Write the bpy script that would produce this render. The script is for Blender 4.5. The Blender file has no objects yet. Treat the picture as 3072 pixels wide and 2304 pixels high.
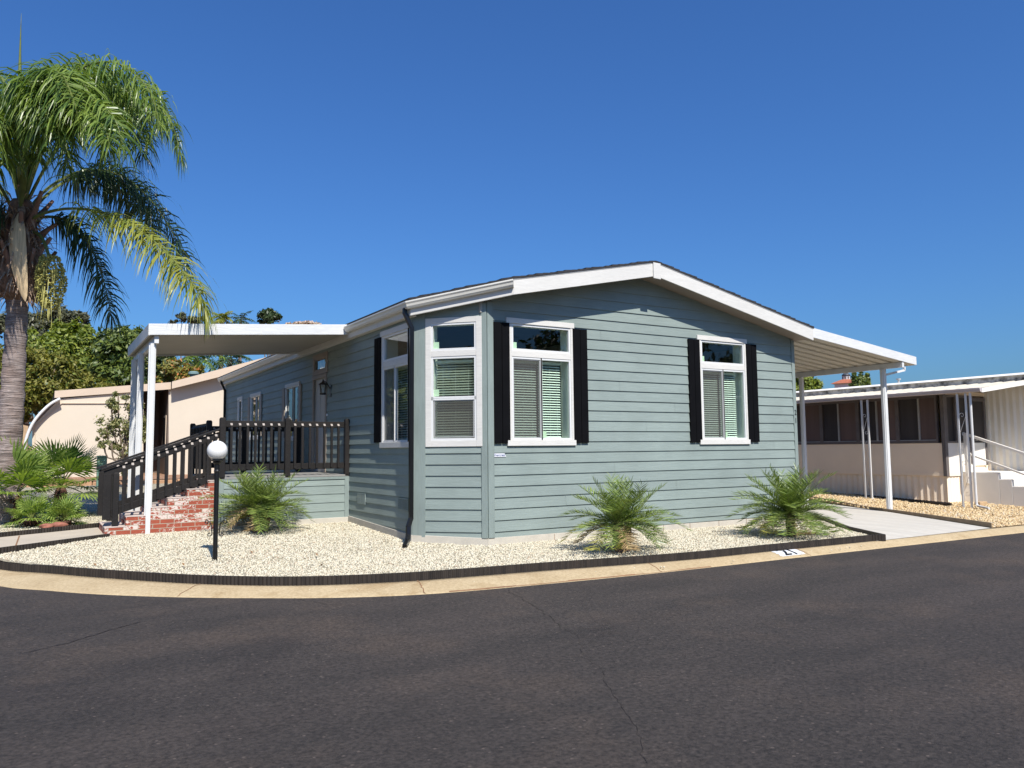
import bpy, bmesh, math, random
import numpy as np
from mathutils import Vector, Matrix, noise
from mathutils.geometry import delaunay_2d_cdt

# ------------------------------------------------------------------ camera, light
C = bpy.context.scene.collection
SC = bpy.context.scene
CAM = Vector((-6.2437, -10.8185, 1.4989))
YAW, PITCH, ROLL, FPX = math.radians(31.4356), math.radians(4.78806), math.radians(-0.58269), 2341.95
_f = Vector((math.sin(YAW)*math.cos(PITCH), math.cos(YAW)*math.cos(PITCH), math.sin(PITCH)))
_r = Vector((math.cos(YAW), -math.sin(YAW), 0))
_u = _r.cross(_f)
RX = _r*math.cos(ROLL) + _u*math.sin(ROLL)
UX = -_r*math.sin(ROLL) + _u*math.cos(ROLL)
cam = bpy.data.cameras.new('camera'); cam_o = bpy.data.objects.new('camera', cam); C.objects.link(cam_o)
cam.sensor_fit = 'HORIZONTAL'; cam.sensor_width = 36; cam.lens = FPX/3072*36
cam.clip_end = 3000; cam.clip_start = .05
m = Matrix((RX, UX, -_f)).transposed().to_4x4(); m.translation = CAM
cam_o.matrix_world = m
SC.camera = cam_o

SUN_EL, SUN_AZ = math.radians(49.5), math.radians(187)          # compass angle from +Y
w = bpy.data.worlds.new('World'); SC.world = w; w.use_nodes = True
nt = w.node_tree; bg = nt.nodes['Background']
sky = nt.nodes.new('ShaderNodeTexSky'); sky.sky_type = 'NISHITA'; sky.sun_disc = False
sky.sun_elevation = SUN_EL; sky.sun_rotation = SUN_AZ
sky.altitude = 300; sky.air_density = 1.4; sky.dust_density = 1.6; sky.ozone_density = 4.5
hs = nt.nodes.new('ShaderNodeMix'); hs.data_type = 'RGBA'; hs.blend_type = 'MULTIPLY'; hs.inputs[0].default_value = 1; hs.inputs[7].default_value = (.60, 1.10, 1.85, 1)
nt.links.new(sky.outputs[0], hs.inputs[6]); nt.links.new(hs.outputs[2], bg.inputs[0]); bg.inputs[1].default_value = 0.051
sun = bpy.data.lights.new('sun', 'SUN'); sun.energy = 5.0; sun.angle = math.radians(.5); sun.color = (1, .955, .88)
sun_o = bpy.data.objects.new('sun', sun); C.objects.link(sun_o)
to_sun = Vector((math.sin(SUN_AZ)*math.cos(SUN_EL), math.cos(SUN_AZ)*math.cos(SUN_EL), math.sin(SUN_EL)))
sun_o.rotation_euler = to_sun.to_track_quat('Z', 'Y').to_euler()
SC.view_settings.view_transform = 'Standard'; SC.view_settings.look = 'None'
SC.view_settings.exposure = 0.45; SC.view_settings.gamma = 1
SC.cycles.max_bounces = 8; SC.cycles.transparent_max_bounces = 12

def ray(x, y): return RX*((x-1536)/FPX) - UX*((y-1152)/FPX) + _f
def G(x, y, z=0.0):                       # point of the photo's pixel on the level z
    d = ray(x, y); return CAM + d*((z-CAM.z)/d.z)
def onY(x, y, yy):
    d = ray(x, y); return CAM + d*((yy-CAM.y)/d.y)
def onX(x, y, xx):
    d = ray(x, y); return CAM + d*((xx-CAM.x)/d.x)
def at(x, y, dep): return CAM + ray(x, y)*dep

R = random.Random(7)
V = Vector
def lerp(a, b, t): return a + (b-a)*t

# ------------------------------------------------------------------ materials
M = {}
KA = .76                                        # paints are kept a little under their nominal values for this exposure
def ka(c): return tuple(x*KA for x in c)
def newmat(name):
    mt = bpy.data.materials.new(name); mt.use_nodes = True
    n = mt.node_tree.nodes; M[name] = mt
    return mt, n, mt.node_tree.links, n['Principled BSDF']
def mixcol(n, l, fac, a, b, bt='MIX'):
    mx = n.new('ShaderNodeMix'); mx.data_type = 'RGBA'; mx.blend_type = bt
    for s, v in ((0, fac), (6, a), (7, b)):
        if isinstance(v, (tuple, list)): mx.inputs[s].default_value = (*v[:3], 1)
        elif isinstance(v, (int, float)): mx.inputs[s].default_value = v
        else: l.new(v, mx.inputs[s])
    return mx.outputs[2]
def ramp(n, l, src, p0, p1):
    r = n.new('ShaderNodeMapRange'); r.inputs[1].default_value = p0; r.inputs[2].default_value = p1
    l.new(src, r.inputs[0]); return r.outputs[0]
def coords(n, l, scale=(1, 1, 1), world=False):
    if world:
        g = n.new('ShaderNodeNewGeometry'); src = g.outputs['Position']
    else:
        g = n.new('ShaderNodeTexCoord'); src = g.outputs['Object']
    mp = n.new('ShaderNodeMapping'); mp.inputs['Scale'].default_value = scale
    l.new(src, mp.inputs[0]); return mp.outputs[0]
def noise_t(n, l, vec, sc, det=4, rough=.55, dist=0):
    t = n.new('ShaderNodeTexNoise'); t.inputs['Scale'].default_value = sc; t.inputs['Detail'].default_value = det
    t.inputs['Roughness'].default_value = rough; t.inputs['Distortion'].default_value = dist
    l.new(vec, t.inputs['Vector']); return t.outputs[0]
def bump(n, l, b, h, s, d=.01):
    bp = n.new('ShaderNodeBump'); bp.inputs['Strength'].default_value = s; bp.inputs['Distance'].default_value = d
    l.new(h, bp.inputs['Height']); l.new(bp.outputs[0], b.inputs['Normal'])
def paint(name, col, rough=.5, var=.12, sc=3., stretch=(1, 1, 1), bmp=.15, bsc=60., spec=.4, metal=0, dirt=None):
    col = ka(col)
    mt, n, l, b = newmat(name)
    v = coords(n, l, stretch)
    f = ramp(n, l, noise_t(n, l, v, sc, 5), .3, .7)
    c = mixcol(n, l, f, tuple(x*(1-var) for x in col), tuple(min(1, x*(1+var)) for x in col))
    if dirt:
        f2 = ramp(n, l, noise_t(n, l, v, dirt[1], 6, .65), dirt[2], dirt[2]+.25)
        c = mixcol(n, l, f2, c, dirt[0])
    l.new(c, b.inputs['Base Color'])
    b.inputs['Roughness'].default_value = rough; b.inputs['Specular IOR Level'].default_value = spec; b.inputs['Metallic'].default_value = metal
    if bmp: bump(n, l, b, noise_t(n, l, v, bsc, 3), bmp, .004)
    return mt
def woodgrain(name, col, sc=(6, 6, 60), strength=.5, rough=.6, var=.08, dist=2.2):
    col = ka(col)
    mt, n, l, b = newmat(name)
    v = coords(n, l)
    mp = n.new('ShaderNodeMapping'); mp.inputs['Scale'].default_value = sc; l.new(v, mp.inputs[0])
    g = noise_t(n, l, mp.outputs[0], 1., 3, .5, dist)
    f = ramp(n, l, noise_t(n, l, v, 1.3, 5), .3, .7)
    c = mixcol(n, l, f, tuple(x*(1-var) for x in col), tuple(x*(1+var) for x in col))
    if name == 'siding':
        gi = n.new('ShaderNodeNewGeometry'); c = mixcol(n, l, gi.outputs['Random Per Island'], mixcol(n, l, 1., c, (.95, .95, .95), 'MULTIPLY'), mixcol(n, l, 1., c, (1.05, 1.05, 1.04), 'MULTIPLY'))
    g2 = ramp(n, l, g, .35, .65)
    c = mixcol(n, l, g2, c, mixcol(n, l, 1., c, (.9, .9, .9), 'MULTIPLY'))
    l.new(c, b.inputs['Base Color']); b.inputs['Roughness'].default_value = rough; b.inputs['Specular IOR Level'].default_value = .3
    bump(n, l, b, g, strength, .006)
    return mt
woodgrain('siding', (.300, .360, .334), (1.6, 1.6, 26), .45, .6)
woodgrain('trim_siding', (.288, .346, .322), (20, 20, 2), .3, .6)
woodgrain('white_trim', (.80, .775, .72), (3, 3, 30), .12, .55, .03)
woodgrain('white_metal', (.82, .82, .80), (2.2, 2.2, 26), .55, .5, .03)
paint('white_vinyl', (.82, .82, .80), .35, .02, 3, bmp=0)
paint('cream_gutter', (.80, .77, .69), .35, .04, 2, bmp=.05)
paint('post_white', (.80, .80, .78), .4, .05, 4, bmp=.05)
paint('soffit_pan', (.74, .70, .60), .45, .05, 2, bmp=.05)
paint('shutter_black', (.0045, .0045, .0055), .75, .2, 4, spec=.08)
paint('downspout_black', (.008, .008, .009), .28, .2, 4, bmp=.05)
woodgrain('black_wood', (.017, .014, .0125), (9, 9, 9), .6, .62, .35)
paint('bronze', (.03, .02, .016), .35, .2, 8)
paint('taupe_trim', (.36, .30, .25), .6, .06, 3)
paint('door_paint', (.55, .52, .48), .5, .04, 3)
paint('foundation', (.62, .57, .48), .85, .10, 5, bmp=.4, bsc=30, dirt=((.40, .35, .28), 2.5, .6))
paint('interior', (.45, .45, .42), .8, .05)
paint('blind', (1.1, 1.1, 1.04), .5, .02, bmp=0)
paint('sticker', (.85, .92, .72), .5, .02, bmp=0)
paint('shingle', (.035, .034, .036), .9, .35, 12, bmp=.6, bsc=80)
paint('deck_floor', (.30, .29, .27), .7, .1, 3)
paint('iron_black', (.010, .010, .010), .35, .2, 10, bmp=.3, bsc=40)
paint('globe_white', (.92, .91, .88), .25, .02, bmp=0)
paint('edging_black', (.034, .026, .020), .6, .5, 14, stretch=(1, 1, .1), bmp=.4, bsc=40)
paint('edging_tan', (.34, .25, .16), .7, .2, 6)
paint('plate_white', (.85, .86, .88), .35, .02, bmp=0)
paint('ink_blue', (.03, .06, .28), .5, .1, bmp=0)
paint('ink_black', (.01, .01, .01), .5, .1, bmp=0)
paint('tan_stucco', (.76, .66, .52), .8, .03, .8, bmp=.25, bsc=60)
paint('tan_fascia', (.72, .57, .43), .7, .04, 1.5, bmp=.1)
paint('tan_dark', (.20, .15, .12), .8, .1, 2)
paint('dark_glass', (.02, .022, .025), .12, .3, 3, bmp=0, spec=.6)
paint('neigh_wall', (1.2, 1.0, .76), .75, .04, 1.2, bmp=.05)
paint('skirt_tan', (1.15, .99, .78), .6, .05, 2, bmp=.05)
paint('neigh_white', (1.0, .95, .86), .6, .05, 2, bmp=.05)
paint('neigh_gutter', (.60, .54, .54), .5, .08, 3, bmp=.05)
paint('neigh_roof', (.70, .63, .50), .6, .14, 2.5, bmp=.1, dirt=((.50, .42, .33), 4, .58))
paint('roof_edge_dirty', (.72, .69, .62), .7, .1, 2, dirt=((.03, .027, .024), 4, .40))
paint('bronze_frame', (.16, .14, .135), .45, .15, 5)
paint('alu_frame', (.42, .42, .41), .4, .1, 5)
paint('screen_dark', (.05, .042, .042), .6, .5, .9, stretch=(1, 3, .2), bmp=0, spec=.5)
paint('screen_brown', (.16, .11, .10), .7, .3, .8, stretch=(1, 3, .2), bmp=0, spec=.4)
paint('terracotta', (.46, .15, .08), .8, .25, 3, bmp=.4, bsc=12)
paint('dome_dark', (.06, .07, .085), .5, .2, 3)
paint('tower_white', (.72, .73, .74), .8, .05, 1)
paint('teal_vent', (.20, .30, .29), .5, .1, 2)
paint('utility_green', (.16, .28, .22), .6, .1, 4)
paint('stone_red', (.34, .13, .09), .85, .3, 8, bmp=.5, bsc=18)
paint('dry_leaf', (.30, .17, .08), .8, .35, 20, bmp=0)
paint('wood_plain', (.55, .38, .22), .7, .15, 6)
paint('block_tan', (.52, .30, .17), .85, .2, 5, bmp=.5, bsc=25)
paint('dirt_hill', (.36, .20, .11), .95, .25, .4, bmp=.4, bsc=6)
paint('path_concrete', (.58, .50, .39), .85, .08, 2.5, bmp=.3, bsc=50)
paint('bark', (.20, .15, .11), .9, .35, 6, stretch=(1, 1, .2), bmp=.8, bsc=14)
paint('fibre_brown', (.26, .16, .11), .95, .5, 14, stretch=(1, 1, .4), bmp=.8, bsc=30)
paint('spathe', (.80, .60, .36), .7, .25, 9, stretch=(3, 3, .12), bmp=.4, bsc=20)
paint('petiole', (.17, .20, .05), .55, .25, 5)
paint('frond_base', (.30, .17, .12), .7, .35, 5, stretch=(1, 1, .3))
paint('dry_shred', (.42, .30, .22), .9, .6, 9, bmp=.3)
paint('fruit', (.50, .46, .13), .6, .5, 25)
paint('deadleaf', (.11, .05, .032), .9, .5, 20)

def glass(name, tint, rough=.0, gl=(.9, .9, .9), blend=.06):
    mt, n, l, b = newmat(name); out = n['Material Output']; n.remove(b)
    t = n.new('ShaderNodeBsdfTransparent'); t.inputs[0].default_value = (*tint, 1)
    g = n.new('ShaderNodeBsdfGlossy'); g.inputs['Roughness'].default_value = rough; g.inputs[0].default_value = (*gl, 1)
    lw = n.new('ShaderNodeLayerWeight'); lw.inputs[0].default_value = .5
    pw_ = n.new('ShaderNodeMath'); pw_.operation = 'POWER'; pw_.inputs[1].default_value = 4; l.new(lw.outputs['Facing'], pw_.inputs[0])
    ma = n.new('ShaderNodeMath'); ma.operation = 'MULTIPLY_ADD'; ma.inputs[1].default_value = .9; ma.inputs[2].default_value = blend; l.new(pw_.outputs[0], ma.inputs[0])
    mx = n.new('ShaderNodeMixShader'); l.new(ma.outputs[0], mx.inputs[0]); l.new(t.outputs[0], mx.inputs[1]); l.new(g.outputs[0], mx.inputs[2])
    l.new(mx.outputs[0], out.inputs[0]); return mt
glass('glass_green', (.80, .92, .84), .0, blend=.06)
glass('glass_clear', (.60, .66, .62), .0, blend=.12)
def screen_mat(name, col, op):
    mt, n, l, b = newmat(name); out = n['Material Output']
    t = n.new('ShaderNodeBsdfTransparent'); b.inputs['Base Color'].default_value = (*col, 1); b.inputs['Roughness'].default_value = .8
    mx = n.new('ShaderNodeMixShader'); mx.inputs[0].default_value = op
    l.new(t.outputs[0], mx.inputs[1]); l.new(b.outputs[0], mx.inputs[2]); l.new(mx.outputs[0], out.inputs[0]); return mt
screen_mat('insect_mesh', (.10, .095, .085), .42)

def leafmat(name, c1, c2, rough=.45, trans=.35, clump=None, csc=.6):
    mt, n, l, b = newmat(name); out = n['Material Output']
    g = n.new('ShaderNodeNewGeometry')
    c = mixcol(n, l, g.outputs['Random Per Island'], c1, c2)
    if clump:
        f = ramp(n, l, noise_t(n, l, coords(n, l), csc, 3), .42, .62)
        c = mixcol(n, l, f, c, mixcol(n, l, g.outputs['Random Per Island'], clump, tuple(x*.6 for x in clump)))
    l.new(c, b.inputs['Base Color']); b.inputs['Roughness'].default_value = rough; b.inputs['Specular IOR Level'].default_value = .45
    if trans:
        t = n.new('ShaderNodeBsdfTranslucent'); l.new(mixcol(n, l, 1., c, (1.3, 1.4, .5), 'MULTIPLY'), t.inputs[0])
        mx = n.new('ShaderNodeMixShader'); mx.inputs[0].default_value = trans
        l.new(b.outputs[0], mx.inputs[1]); l.new(t.outputs[0], mx.inputs[2]); l.new(mx.outputs[0], out.inputs[0])
    return mt
leafmat('queen_leaf', (.055, .115, .02), (.21, .28, .05), .33, .3)
leafmat('queen_leaf_yellow', (.15, .20, .03), (.30, .29, .05), .4, .3)
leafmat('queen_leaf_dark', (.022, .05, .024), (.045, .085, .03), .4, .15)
leafmat('pygmy_leaf', (.05, .10, .02), (.29, .36, .085), .33, .2)
leafmat('pygmy_dry', (.26, .17, .08), (.40, .29, .14), .6, .1)
leafmat('pygmy_yellow', (.22, .22, .04), (.45, .42, .09), .45, .2)
leafmat('fan_leaf', (.13, .21, .045), (.34, .42, .10), .4, .35)
leafmat('tree_green', (.055, .095, .02), (.20, .24, .045), .5, .3)
leafmat('tree_olive', (.10, .11, .02), (.32, .29, .05), .5, .3, clump=(.25, .23, .05), csc=.7)
leafmat('tree_dark', (.025, .05, .018), (.06, .09, .028), .5, .2)
leafmat('tree_euc', (.05, .06, .032), (.11, .11, .06), .5, .15)
leafmat('tree_bright', (.09, .14, .02), (.30, .33, .05), .5, .35)
leafmat('shrub_leaf', (.07, .10, .03), (.36, .33, .14), .4, .25)
leafmat('flower_orange', (.55, .16, .05), (.45, .24, .08), .6, .2)
leafmat('flower_pale', (.45, .38, .30), (.60, .45, .38), .6, .2)

def gravel_mat(name, c1, c2, c3, sc):
    mt, n, l, b = newmat(name)
    v = coords(n, l, world=True)
    vo = n.new('ShaderNodeTexVoronoi'); vo.inputs['Scale'].default_value = sc; l.new(v, vo.inputs['Vector'])
    sp = n.new('ShaderNodeSeparateColor'); l.new(vo.outputs['Color'], sp.inputs[0])
    c = mixcol(n, l, sp.outputs[0], c1, c2)
    f = ramp(n, l, sp.outputs[1], .8, .95)
    c = mixcol(n, l, f, c, c3)
    edge = ramp(n, l, vo.outputs['Distance'], .25, .75)
    c = mixcol(n, l, edge, c, tuple(x*.62 for x in c1))  # gaps between stones darkened in the colour, standing for shade there
    big = ramp(n, l, noise_t(n, l, v, .8, 4), .35, .7)
    c = mixcol(n, l, big, c, mixcol(n, l, 1., c, (.88, .86, .82), 'MULTIPLY'))
    l.new(c, b.inputs['Base Color']); b.inputs['Roughness'].default_value = .9; b.inputs['Specular IOR Level'].default_value = .2
    inv = n.new('ShaderNodeMath'); inv.operation = 'SUBTRACT'; inv.inputs[0].default_value = 1; l.new(vo.outputs['Distance'], inv.inputs[1])
    bump(n, l, b, inv.outputs[0], 1., .03)
gravel_mat('gravel_white', (.58, .53, .40), (.44, .385, .27), (.38, .29, .20), 42)
gravel_mat('gravel_gold', (.58, .43, .25), (.42, .28, .14), (.32, .20, .10), 26)
gravel_mat('gravel_red', (.42, .24, .15), (.32, .18, .11), (.5, .38, .28), 22)
def pebble_mat(name, cols):
    mt, n, l, b = newmat(name)
    g = n.new('ShaderNodeNewGeometry'); cr = n.new('ShaderNodeValToRGB'); l.new(g.outputs['Random Per Island'], cr.inputs[0])
    cr.color_ramp.interpolation = 'CONSTANT'
    while len(cr.color_ramp.elements) < len(cols): cr.color_ramp.elements.new(.5)
    for e, (p, c) in zip(cr.color_ramp.elements, cols): e.position = p; e.color = (*c, 1)
    l.new(cr.outputs[0], b.inputs['Base Color']); b.inputs['Roughness'].default_value = .85; b.inputs['Specular IOR Level'].default_value = .25
pebble_mat('pebble_white', [(0, (.60, .555, .435)), (.4, (.55, .50, .375)), (.75, (.49, .435, .315)), (.92, (.45, .35, .25)), (.98, (.27, .235, .18))])
pebble_mat('pebble_gold', [(0, (.60, .47, .28)), (.4, (.52, .38, .21)), (.7, (.40, .27, .14)), (.92, (.52, .45, .34))])

def asphalt():
    mt, n, l, b = newmat('asphalt')
    v = coords(n, l, world=True)
    st = n.new('ShaderNodeMapping'); st.inputs['Rotation'].default_value = (0, 0, .12); st.inputs['Scale'].default_value = (.35, 1.3, 1); l.new(v, st.inputs[0])
    f1 = ramp(n, l, noise_t(n, l, st.outputs[0], 1.1, 6, .6), .35, .68)
    c = mixcol(n, l, f1, (.041, .036, .033), (.062, .052, .046))
    f2 = ramp(n, l, noise_t(n, l, v, .7, 5, .6), .52, .72)
    c = mixcol(n, l, f2, c, (.074, .058, .047))
    f5 = ramp(n, l, noise_t(n, l, v, .55, 5, .65, .6), .58, .74); c = mixcol(n, l, f5, c, mixcol(n, l, 1., c, (.74, .74, .76), 'MULTIPLY'))
    f3 = ramp(n, l, noise_t(n, l, v, 30, 8, .85), .38, .62)
    c = mixcol(n, l, f3, mixcol(n, l, 1., c, (.42, .42, .43), 'MULTIPLY'), mixcol(n, l, 1., c, (1.62, 1.56, 1.5), 'MULTIPLY'))
    vo = n.new('ShaderNodeTexVoronoi'); vo.inputs['Scale'].default_value = 22; l.new(v, vo.inputs['Vector'])
    sp = n.new('ShaderNodeSeparateColor'); l.new(vo.outputs['Color'], sp.inputs[0])
    k = n.new('ShaderNodeMath'); k.operation = 'GREATER_THAN'; k.inputs[1].default_value = .90; l.new(sp.outputs[0], k.inputs[0])
    k2 = n.new('ShaderNodeMath'); k2.operation = 'LESS_THAN'; k2.inputs[1].default_value = .22; l.new(vo.outputs['Distance'], k2.inputs[0])
    k3 = n.new('ShaderNodeMath'); k3.operation = 'MULTIPLY'; l.new(k.outputs[0], k3.inputs[0]); l.new(k2.outputs[0], k3.inputs[1])
    c = mixcol(n, l, k3.outputs[0], c, (.12, .095, .08))
    l.new(c, b.inputs['Base Color']); b.inputs['Roughness'].default_value = .85; b.inputs['Specular IOR Level'].default_value = .3
    bump(n, l, b, noise_t(n, l, v, 45, 6, .8), 1., .02)
asphalt()
def curbmat():
    mt, n, l, b = newmat('curb_concrete')
    v = coords(n, l, world=True)
    f = ramp(n, l, noise_t(n, l, v, 1.6, 6, .6), .3, .7)
    c = mixcol(n, l, f, (.43, .325, .185), (.52, .41, .25))
    f3 = ramp(n, l, noise_t(n, l, v, 26, 6, .8), .36, .6)
    c = mixcol(n, l, f3, mixcol(n, l, 1., c, (.74, .71, .66), 'MULTIPLY'), c)
    f4 = ramp(n, l, noise_t(n, l, v, 1.1, 5, .7, 1.), .56, .7)
    c = mixcol(n, l, f4, c, mixcol(n, l, 1., c, (.80, .74, .66), 'MULTIPLY'))
    l.new(c, b.inputs['Base Color']); b.inputs['Roughness'].default_value = .9
    bump(n, l, b, noise_t(n, l, v, 30, 6, .75), .8, .014)
curbmat()
paint('curb_stain', (.30, .16, .08), .9, .25, 5)
def drivemat():
    mt, n, l, b = newmat('drive_concrete')
    v = coords(n, l, world=True)
    mp = n.new('ShaderNodeMapping'); mp.inputs['Rotation'].default_value = (0, 0, -.45); mp.inputs['Scale'].default_value = (5, .5, 1); l.new(v, mp.inputs[0])
    f = ramp(n, l, noise_t(n, l, mp.outputs[0], 1., 5, .6), .3, .72)
    c = mixcol(n, l, f, (.56, .525, .455), (.39, .365, .32))
    f = ramp(n, l, noise_t(n, l, v, 9, 4), .4, .7); c = mixcol(n, l, f, c, (.47, .43, .37))
    l.new(c, b.inputs['Base Color']); b.inputs['Roughness'].default_value = .9
    bump(n, l, b, noise_t(n, l, v, 60, 3), .3, .006)
drivemat()
def brickmat():
    mt, n, l, b = newmat('brick')
    g = n.new('ShaderNodeTexCoord'); s = n.new('ShaderNodeSeparateXYZ'); l.new(g.outputs['Object'], s.inputs[0])
    ad = n.new('ShaderNodeMath'); l.new(s.outputs[0], ad.inputs[0]); l.new(s.outputs[1], ad.inputs[1])
    cb = n.new('ShaderNodeCombineXYZ'); l.new(ad.outputs[0], cb.inputs[0]); l.new(s.outputs[2], cb.inputs[1])
    br = n.new('ShaderNodeTexBrick'); l.new(cb.outputs[0], br.inputs['Vector']); br.inputs['Scale'].default_value = 1
    br.inputs['Brick Width'].default_value = .225; br.inputs['Row Height'].default_value = .0745; br.inputs['Mortar Size'].default_value = .006
    br.inputs['Mortar Smooth'].default_value = .2; br.inputs['Bias'].default_value = -.1
    br.inputs['Color1'].default_value = (.0, 0, 0, 1); br.inputs['Color2'].default_value = (1, 1, 1, 1); br.inputs['Mortar'].default_value = (.5, .5, .5, 1)
    mp = n.new('ShaderNodeMapping'); mp.inputs['Scale'].default_value = (15, 27, 1); l.new(cb.outputs[0], mp.inputs[0])
    nz = noise_t(n, l, mp.outputs[0], 1., 4, .6, 1.2)
    mth = n.new('ShaderNodeMath'); mth.operation = 'MULTIPLY_ADD'; mth.inputs[1].default_value = .30; l.new(br.outputs['Color'], mth.inputs[0]); l.new(nz, mth.inputs[2])
    f = ramp(n, l, mth.outputs[0], .66, .72)
    red = mixcol(n, l, noise_t(n, l, cb.outputs[0], 5, 3), (.36, .075, .035), (.21, .045, .025))
    c = mixcol(n, l, f, red, (.58, .49, .43))
    c = mixcol(n, l, br.outputs['Fac'], c, (.32, .29, .22))
    l.new(c, b.inputs['Base Color']); b.inputs['Roughness'].default_value = .85
    bump(n, l, b, br.outputs['Fac'], -.6, .012)
brickmat()
paint('brick_top', (.66, .54, .47), .85, .15, 6, dirt=((.45, .15, .09), 7, .58), bmp=.4, bsc=30)
def trunkmat():
    mt, n, l, b = newmat('queen_trunk')
    v = coords(n, l)
    mp = n.new('ShaderNodeMapping'); mp.inputs['Scale'].default_value = (1.3, 1.3, 14); l.new(v, mp.inputs[0])
    g = noise_t(n, l, mp.outputs[0], 1.6, 5, .6, 1.2)
    c = mixcol(n, l, ramp(n, l, g, .3, .62), (.13, .10, .09), (.40, .33, .30))
    f = ramp(n, l, noise_t(n, l, v, 5, 4), .35, .7); c = mixcol(n, l, f, c, mixcol(n, l, 1., c, (.75, .68, .64), 'MULTIPLY'))
    l.new(c, b.inputs['Base Color']); b.inputs['Roughness'].default_value = .9
    bump(n, l, b, g, .9, .05)
trunkmat()

# ------------------------------------------------------------------ building helpers
def rootloc(o):
    while o.parent is not None: o = o.parent
    return o.location.copy()
class MB:
    def __init__(s): s.v = []; s.f = []; s.mi = []; s.m = 0
    def add(s, vs, fs):
        k = len(s.v); s.v += [tuple(p) for p in vs]; s.f += [tuple(i+k for i in f) for f in fs]; s.mi += [s.m]*len(fs)
    def hexa(s, p):                     # 8 points: bottom ring then top ring
        s.add(p, [(3, 2, 1, 0), (4, 5, 6, 7), (0, 1, 5, 4), (1, 2, 6, 5), (2, 3, 7, 6), (3, 0, 4, 7)])
    def box(s, x0, y0, z0, x1, y1, z1):
        s.hexa([(x0, y0, z0), (x1, y0, z0), (x1, y1, z0), (x0, y1, z0), (x0, y0, z1), (x1, y0, z1), (x1, y1, z1), (x0, y1, z1)])
    def fbox(s, F, u0, u1, n0, n1, z0, z1):
        P = F.P
        s.hexa([P(u0, n0, z0), P(u1, n0, z0), P(u1, n1, z0), P(u0, n1, z0), P(u0, n0, z1), P(u1, n0, z1), P(u1, n1, z1), P(u0, n1, z1)])
    def quad(s, a, b, c, d): s.add([a, b, c, d], [(0, 1, 2, 3)])
    def bar(s, a, b, w, h, up=(0, 0, 1)):     # a box beam from a to b
        a, b = V(a), V(b); t = (b-a).normalized(); sd = t.cross(V(up))
        if sd.length < 1e-4: sd = t.cross(V((0, 1, 0)))
        sd = sd.normalized()*(w/2); uu = sd.cross(t).normalized()*(h/2)
        s.hexa([a-sd-uu, a+sd-uu, a+sd+uu, a-sd+uu, b-sd-uu, b+sd-uu, b+sd+uu, b-sd+uu])
    def tube(s, path, r, n=8, cap=True):
        path = [V(p) for p in path]; rs = r if isinstance(r, (list, tuple)) else [r]*len(path)
        t0 = (path[1]-path[0]).normalized(); a = t0.orthogonal().normalized(); ring = []; k = len(s.v)
        for i, p in enumerate(path):
            t = (path[min(i+1, len(path)-1)]-path[max(i-1, 0)]).normalized()
            a = (a - t*a.dot(t)).normalized(); b = t.cross(a)
            for j in range(n):
                an = 2*math.pi*j/n; ring.append(p+(a*math.cos(an)+b*math.sin(an))*rs[i])
        fs = []
        for i in range(len(path)-1):
            for j in range(n): fs.append((i*n+j, i*n+(j+1) % n, (i+1)*n+(j+1) % n, (i+1)*n+j))
        if cap: fs += [tuple(range(n))[::-1], tuple((len(path)-1)*n+j for j in range(n))]
        s.add(ring, fs)
    def lathe(s, c, prof, n=24):          # prof: (r, z)
        c = V(c); vs = []; fs = []
        for r, z in prof:
            for j in range(n):
                a = 2*math.pi*j/n; vs.append(c+V((r*math.cos(a), r*math.sin(a), z)))
        for i in range(len(prof)-1):
            for j in range(n): fs.append((i*n+j, i*n+(j+1) % n, (i+1)*n+(j+1) % n, (i+1)*n+j))
        fs += [tuple(range(n))[::-1], tuple((len(prof)-1)*n+j for j in range(n))]
        s.add(vs, fs)
    def plate(s, poly, zt, zb):           # poly: 2D counter-clockwise, zt / zb functions of (x, y)
        n = len(poly)
        vs = [(x, y, zb(x, y)) for x, y in poly]+[(x, y, zt(x, y)) for x, y in poly]
        fs = [tuple(range(n))[::-1], tuple(range(n, 2*n))]+[(i, (i+1) % n, n+(i+1) % n, n+i) for i in range(n)]
        s.add(vs, fs)
    def wallpoly(s, poly, y0, y1):        # poly of (x, z) points extruded between y0 and y1
        n = len(poly); vs = [(x, y0, z) for x, z in poly]+[(x, y1, z) for x, z in poly]
        s.add(vs, [tuple(range(n)), tuple(range(n, 2*n))[::-1]]+[((i+1) % n, i, n+i, n+(i+1) % n) for i in range(n)])
    def build(s, name, mats, parent=None, smooth=False, bevel=0, local=False):
        if not isinstance(mats, (list, tuple)): mats = [mats]
        me = bpy.data.meshes.new(name)
        off = rootloc(parent) if (parent is not None and not local) else V((0, 0, 0))
        me.from_pydata([(p[0]-off.x, p[1]-off.y, p[2]-off.z) for p in s.v], [], s.f)
        for mt in mats: me.materials.append(M[mt])
        if len(mats) > 1: me.polygons.foreach_set('material_index', s.mi)
        if smooth: me.polygons.foreach_set('use_smooth', [True]*len(me.polygons))
        me.validate(); me.update()
        o = bpy.data.objects.new(name, me); C.objects.link(o)
        if parent is not None: o.parent = parent
        if bevel:
            bv = o.modifiers.new('bevel', 'BEVEL'); bv.width = bevel; bv.segments = 1; bv.limit_method = 'ANGLE'; bv.angle_limit = .9
        return o
def tag(o, label=None, cat=None, group=None, kind=None):
    if label: o['label'] = label
    if cat: o['category'] = cat
    if group: o['group'] = group
    if kind: o['kind'] = kind
    return o
def thing(name, label, cat, loc=(0, 0, 0), rz=0, group=None):
    o = bpy.data.objects.new(name, None); C.objects.link(o); o.location = loc; o.rotation_euler = (0, 0, rz)
    o.empty_display_size = .2
    return tag(o, label, cat, group)
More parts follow.
